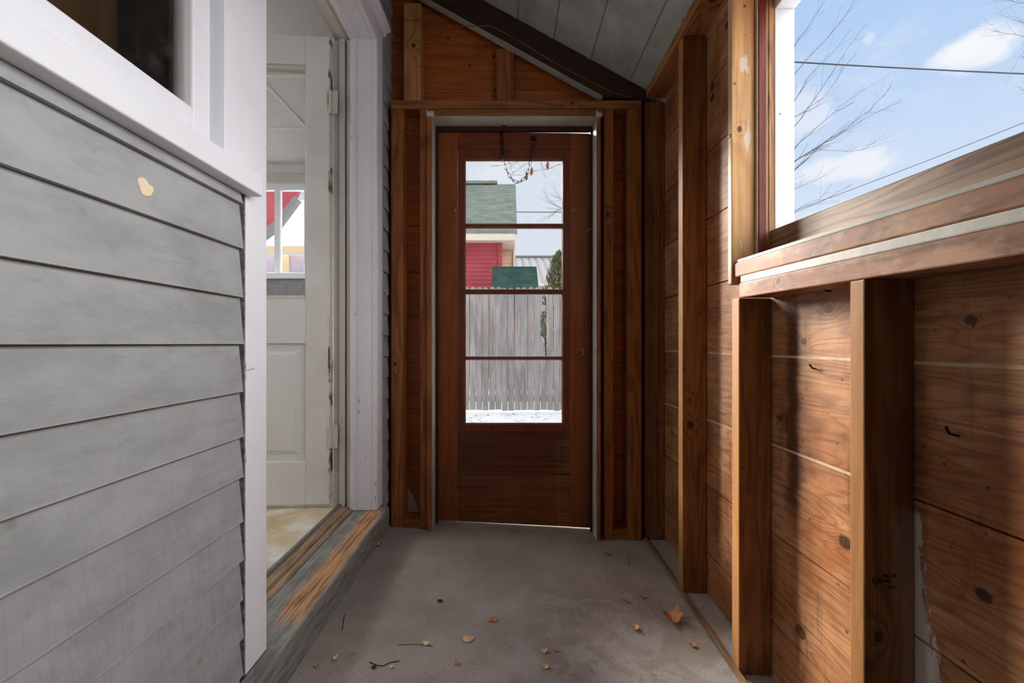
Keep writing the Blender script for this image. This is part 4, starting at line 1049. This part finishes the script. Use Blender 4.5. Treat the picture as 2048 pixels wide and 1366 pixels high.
def limb(mb, pxs, Y, r, rr, depth=1, tl=.6, start=None):
    pts = [Vector(P(a, b, Y+rr.uniform(-.15, .15))) for a, b in pxs]
    if start is not None: pts = [Vector(start)]+pts
    fine = []
    for a, b in zip(pts, pts[1:]):
        for k in range(4): fine.append(a.lerp(b, k/4)+Vector((rr.uniform(-1, 1), rr.uniform(-1, 1), rr.uniform(-1, 1)))*.012*(1 if fine else 0))
    fine.append(pts[-1]); n = len(fine); rs = [max(.0015 if r < .004 else .0024, r*(1-k/(n-1))) for k in range(n)]
    mb.tube(fine, rs, 4)
    for k in range(2, n-1):
        d = (fine[k+1]-fine[k]).normalized()
        for q in range(rr.choice((0, 1, 1, 2))):
            a = Vector((rr.uniform(-1, 1), rr.uniform(-.6, .6), rr.uniform(-1, 1)))*.45
            grow(mb, fine[k], d+a+Vector((.12, 0, .15)), tl*rr.uniform(.5, 1.1), rs[k]*.6, depth-1 if depth > 0 else 0, rr, .5, .1, 4)
rr = random.Random(11)
tx, ty = 3.5, 7.5
t1 = thing('bare_tree', (tx, ty, GZ), 'leafless tree with fine twigs rising past the edge of the window frame', 'tree', 'bare trees')
build(MB().tube([(tx, ty, GZ), (tx+.05, ty, .5), (tx, ty+.05, 2.5), (tx+.15, ty, 4.5), (tx+.1, ty+.1, 7.5)], [.16, .13, .10, .07, .02], 8), 'trunk', M_BARK, t1)
mb = MB()
for pts, r, h in (([(1586, 325), (1628, 299), (1689, 259), (1742, 220), (1784, 169)], .022, 2.4), ([(1586, 345), (1640, 292), (1689, 263), (1746, 228), (1803, 200)], .016, 2.4),
      ([(1586, 258), (1640, 180), (1700, 90), (1731, 47)], .014, 3.1), ([(1586, 150), (1650, 80), (1700, 20), (1720, -20)], .013, 4.0), ([(1586, 300), (1650, 240), (1690, 205), (1731, 178)], .013, 2.6),
      ([(1586, 427), (1650, 400), (1705, 368)], .009, 1.4), ([(1600, 415), (1640, 398), (1663, 368)], .008, 1.5), ([(1586, 380), (1620, 365), (1655, 350)], .007, 1.9), ([(1625, 299), (1680, 302), (1720, 301), (1752, 283)], .008, 2.2),
      ([(1586, 205), (1620, 150), (1660, 110), (1700, 60)], .012, 3.4), ([(1586, 95), (1620, 50), (1650, 0)], .012, 4.3), ([(1586, 235), (1630, 215), (1670, 165), (1690, 130)], .010, 3.0)):
    limb(mb, pts, 7.5, r*.6, rr, 1, .5, start=(tx+.05, ty, max(.4, h-.9)))
build(mb, 'branches', M_BARK, t1)
rr = random.Random(23)
t2 = thing('bare_tree', (13.6, 9.5, GZ), 'leafless tree whose twig tips reach in at the top corner of the sky', 'tree', 'bare trees')
build(MB().tube([(13.6, 9.5, GZ), (13.5, 9.5, 3), (13.6, 9.4, 7), (13.6, 9.5, 11)], [.22, .18, .13, .03], 8), 'trunk', M_BARK, t2)
mb = MB()
for pts, r, h in (([(2150, 90), (2080, 60), (2030, 40), (1992, 25)], .018, 6.0), ([(2150, 120), (2070, 75), (2020, 68), (1985, 62)], .016, 6.0), ([(2150, 160), (2080, 130), (2040, 110), (2020, 150)], .014, 5.6), ([(2140, 20), (2070, 10), (2030, 5), (2000, -10)], .014, 7.0), ([(2140, 210), (2070, 190), (2040, 180)], .010, 5.0)):
    limb(mb, pts, 9.5, r, rr, 1, .5, start=(13.6, 9.5, h))
build(mb, 'branches', M_BARK, t2)
rr = random.Random(31)
t3 = thing('bare_tree', (3.4, 15, GZ), 'leafless tree beyond the barn seen at the edge of the top door pane', 'tree', 'bare trees')
build(MB().tube([(3.4, 15, GZ), (3.4, 15, 3), (3.3, 15, 6.5)], [.15, .10, .03], 8), 'trunk', M_BARK, t3)
mb = MB()
for pts, r, h in (([(1150, 430), (1120, 418), (1100, 432), (1085, 437)], .022, 3.6), ([(1150, 420), (1118, 415), (1100, 405), (1090, 392)], .018, 3.8), ([(1150, 410), (1125, 400), (1108, 390)], .016, 4.2), ([(1150, 400), (1122, 398), (1112, 385)], .014, 4.6)):
    limb(mb, pts, 15, r, rr, 1, .8, start=(3.35, 15, h))
build(mb, 'branches', M_BARK, t3)
rr = random.Random(41)
t4 = thing('bare_tree', (1.55, 4.2, GZ), 'slender tree with a few dead brown leaves hanging in the top door pane', 'tree', 'bare trees')
build(MB().tube([(1.55, 4.2, GZ), (1.5, 4.2, 1.0), (1.52, 4.2, 2.8)], [.05, .035, .012], 8), 'trunk', M_BARK, t4)
mb = MB()
for pts, r in (([(1160, 318), (1095, 338), (1060, 346), (1025, 352)], .003), ([(1160, 300), (1100, 312), (1050, 320), (980, 332)], .003), ([(1090, 300), (1082, 325), (1084, 342)], .002), ([(1020, 300), (1016, 325), (1024, 340)], .002), ([(1060, 325), (1040, 335), (1024, 350)], .002)):
    limb(mb, pts, 4.2, r, rr, 0, .12, start=(1.5, 4.2, 1.6) if pts[0][0] > 1150 else None)
build(mb, 'branches', M_BARK, t4)
for (px, py) in ((1063, 342), (1053, 352), (1095, 330)):
    c = Vector(P(px, py, 4.2)); mb = MB()
    mb.add([c+Vector((0, 0, .05)), c+Vector((.018, .01, .02)), c+Vector((.012, 0, -.03)), c+Vector((-.004, .01, -.045)), c+Vector((-.016, -.008, -.01))], [(0, 1, 2), (0, 2, 3), (0, 3, 4)])
    o = build(mb, 'dead_leaf', M_DEAD, t4); s = o.modifiers.new('thickness', 'SOLIDIFY'); s.thickness = .002
# cables
def cable(p, q, sag, r, label):
    p, q = Vector(p), Vector(q); pts = [p.lerp(q, k/24)-Vector((0, 0, sag*4*(k/24)*(1-k/24))) for k in range(25)]
    build(MB().tube(pts, r, 5), 'utility_cable', M_WIRE, label=label, cat='cable', group='overhead cables')
cable(P(1300, 105, 10), P(2300, 157, 10), .06, .017, 'thick overhead cable crossing the blue sky past the window frame')
cable(P(1450, 470, 14), P(2200, 184, 9), .08, .008, 'thin overhead wire slanting up from behind the window ledge')
cable(P(700, 421, 22), P(1500, 424, 22), .05, .022, 'overhead wire seen beside the shingle roof in the top door pane')

# ================================================================== LIGHT
sun = bpy.data.lights.new('sun', 'SUN'); so = bpy.data.objects.new('sun', sun); COL.objects.link(so)
az, el = math.radians(-34), math.radians(22)
dirv = Vector((math.sin(az)*math.cos(el), math.cos(az)*math.cos(el), math.sin(el)))
so.rotation_euler = dirv.to_track_quat('Z', 'Y').to_euler(); so.location = (-4, 6, 6)
sun.energy = 30.0; sun.angle = math.radians(24); sun.color = (1.0, .95, .88)
fill = bpy.data.lights.new('room_fill', 'AREA'); lo_ = bpy.data.objects.new('room_fill', fill); COL.objects.link(lo_)  # added fill light without a fixture, brightens the room and white door
fill.shape = 'DISK'; fill.size = .8; fill.energy = 26; fill.color = (.98, .98, 1.0); lo_.location = (-2.6, 1.5, ZC+1.57)

w = bpy.data.worlds.new('sky'); sc.world = w; w.use_nodes = True; nt = w.node_tree; c = Ctx(nt); bg = nt.nodes['Background']
tc = nt.nodes.new('ShaderNodeTexCoord'); sp = nt.nodes.new('ShaderNodeSeparateXYZ'); nt.links.new(tc.outputs['Generated'], sp.inputs[0])
dx, dy, dz = (E(c, sp.outputs[k]) for k in range(3))
az_ = c.math('ARCTAN2', dx, dy)
col = c.mix(c.ss(dz, .0, .58), lin((234, 241, 250)), lin((178, 208, 245)))
col = c.mix(c.ss(az_, .55, .15)*.85, col, lin((230, 237, 248)))
cn = c.noise(c.vec(dx*4.0, dy*4.0, dz*9.0), 1.3, 6.0, .6)
col = c.mix(c.ss(cn, .50, .72)*.30, col, lin((246, 248, 252)))
def cloud(col, a0, e0, ra, re, amt, seed):
    wob = c.noise(c.vec(dx*14+seed, dy*14, dz*22), 1.0, 5.0, .65)
    q = (az_-a0)/ra; r_ = (dz-e0)/re
    return c.mix(c.ss(q*q+r_*r_+(wob-.5)*2.6, .15, 1.15, 1.0, 0.0)*amt, col, lin((250, 250, 253)))
def de(px, py):
    v = Vector(P(px, py, 1)).normalized(); return math.atan2(v.x, v.y), v.z
for (px, py, ra, re, am, sd) in ((1955, 92, .055, .028, .9, 1.0), (1905, 112, .04, .014, .6, 2.0), (1738, 77, .010, .008, .35, 3.0), (1690, 333, .09, .028, .7, 4.0), (1610, 225, .05, .04, .45, 5.0), (1850, 400, .2, .03, .4, 6.0), (1000, 345, .06, .03, .5, 7.0)):
    a0, e0 = de(px, py); col = cloud(col, a0, e0, ra, re, am, sd)
sky_boost = c.ss(az_, .92, 1.3)*c.ss(az_, 2.2, 2.7, 1.0, 0.0)*c.ss(dz, .0, .06)*c.ss(dz, .85, .95, 1.0, 0.0)    # unseen sky past the window, brightness added to light the clapboards
col = c.mix(sky_boost*.9, col, lin((252, 249, 246)))
strength = sky_boost*6.5+1.0
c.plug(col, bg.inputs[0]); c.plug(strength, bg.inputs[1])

cam = bpy.data.cameras.new('camera'); co = bpy.data.objects.new('camera', cam); COL.objects.link(co); sc.camera = co
co.location = (0, 0, ZC); co.rotation_euler = (math.radians(90), 0, 0)
cam.sensor_width = 36.0; cam.lens = F/2048*36; cam.shift_x = (1024-CX)/2048; cam.shift_y = (CY-683)/2048; cam.clip_start = .02; cam.clip_end = 300
vs_ = sc.view_settings; vs_.view_transform = 'Standard'; vs_.look = 'None'; vs_.exposure = 0.0; vs_.gamma = 1.0; vs_.use_curve_mapping = False
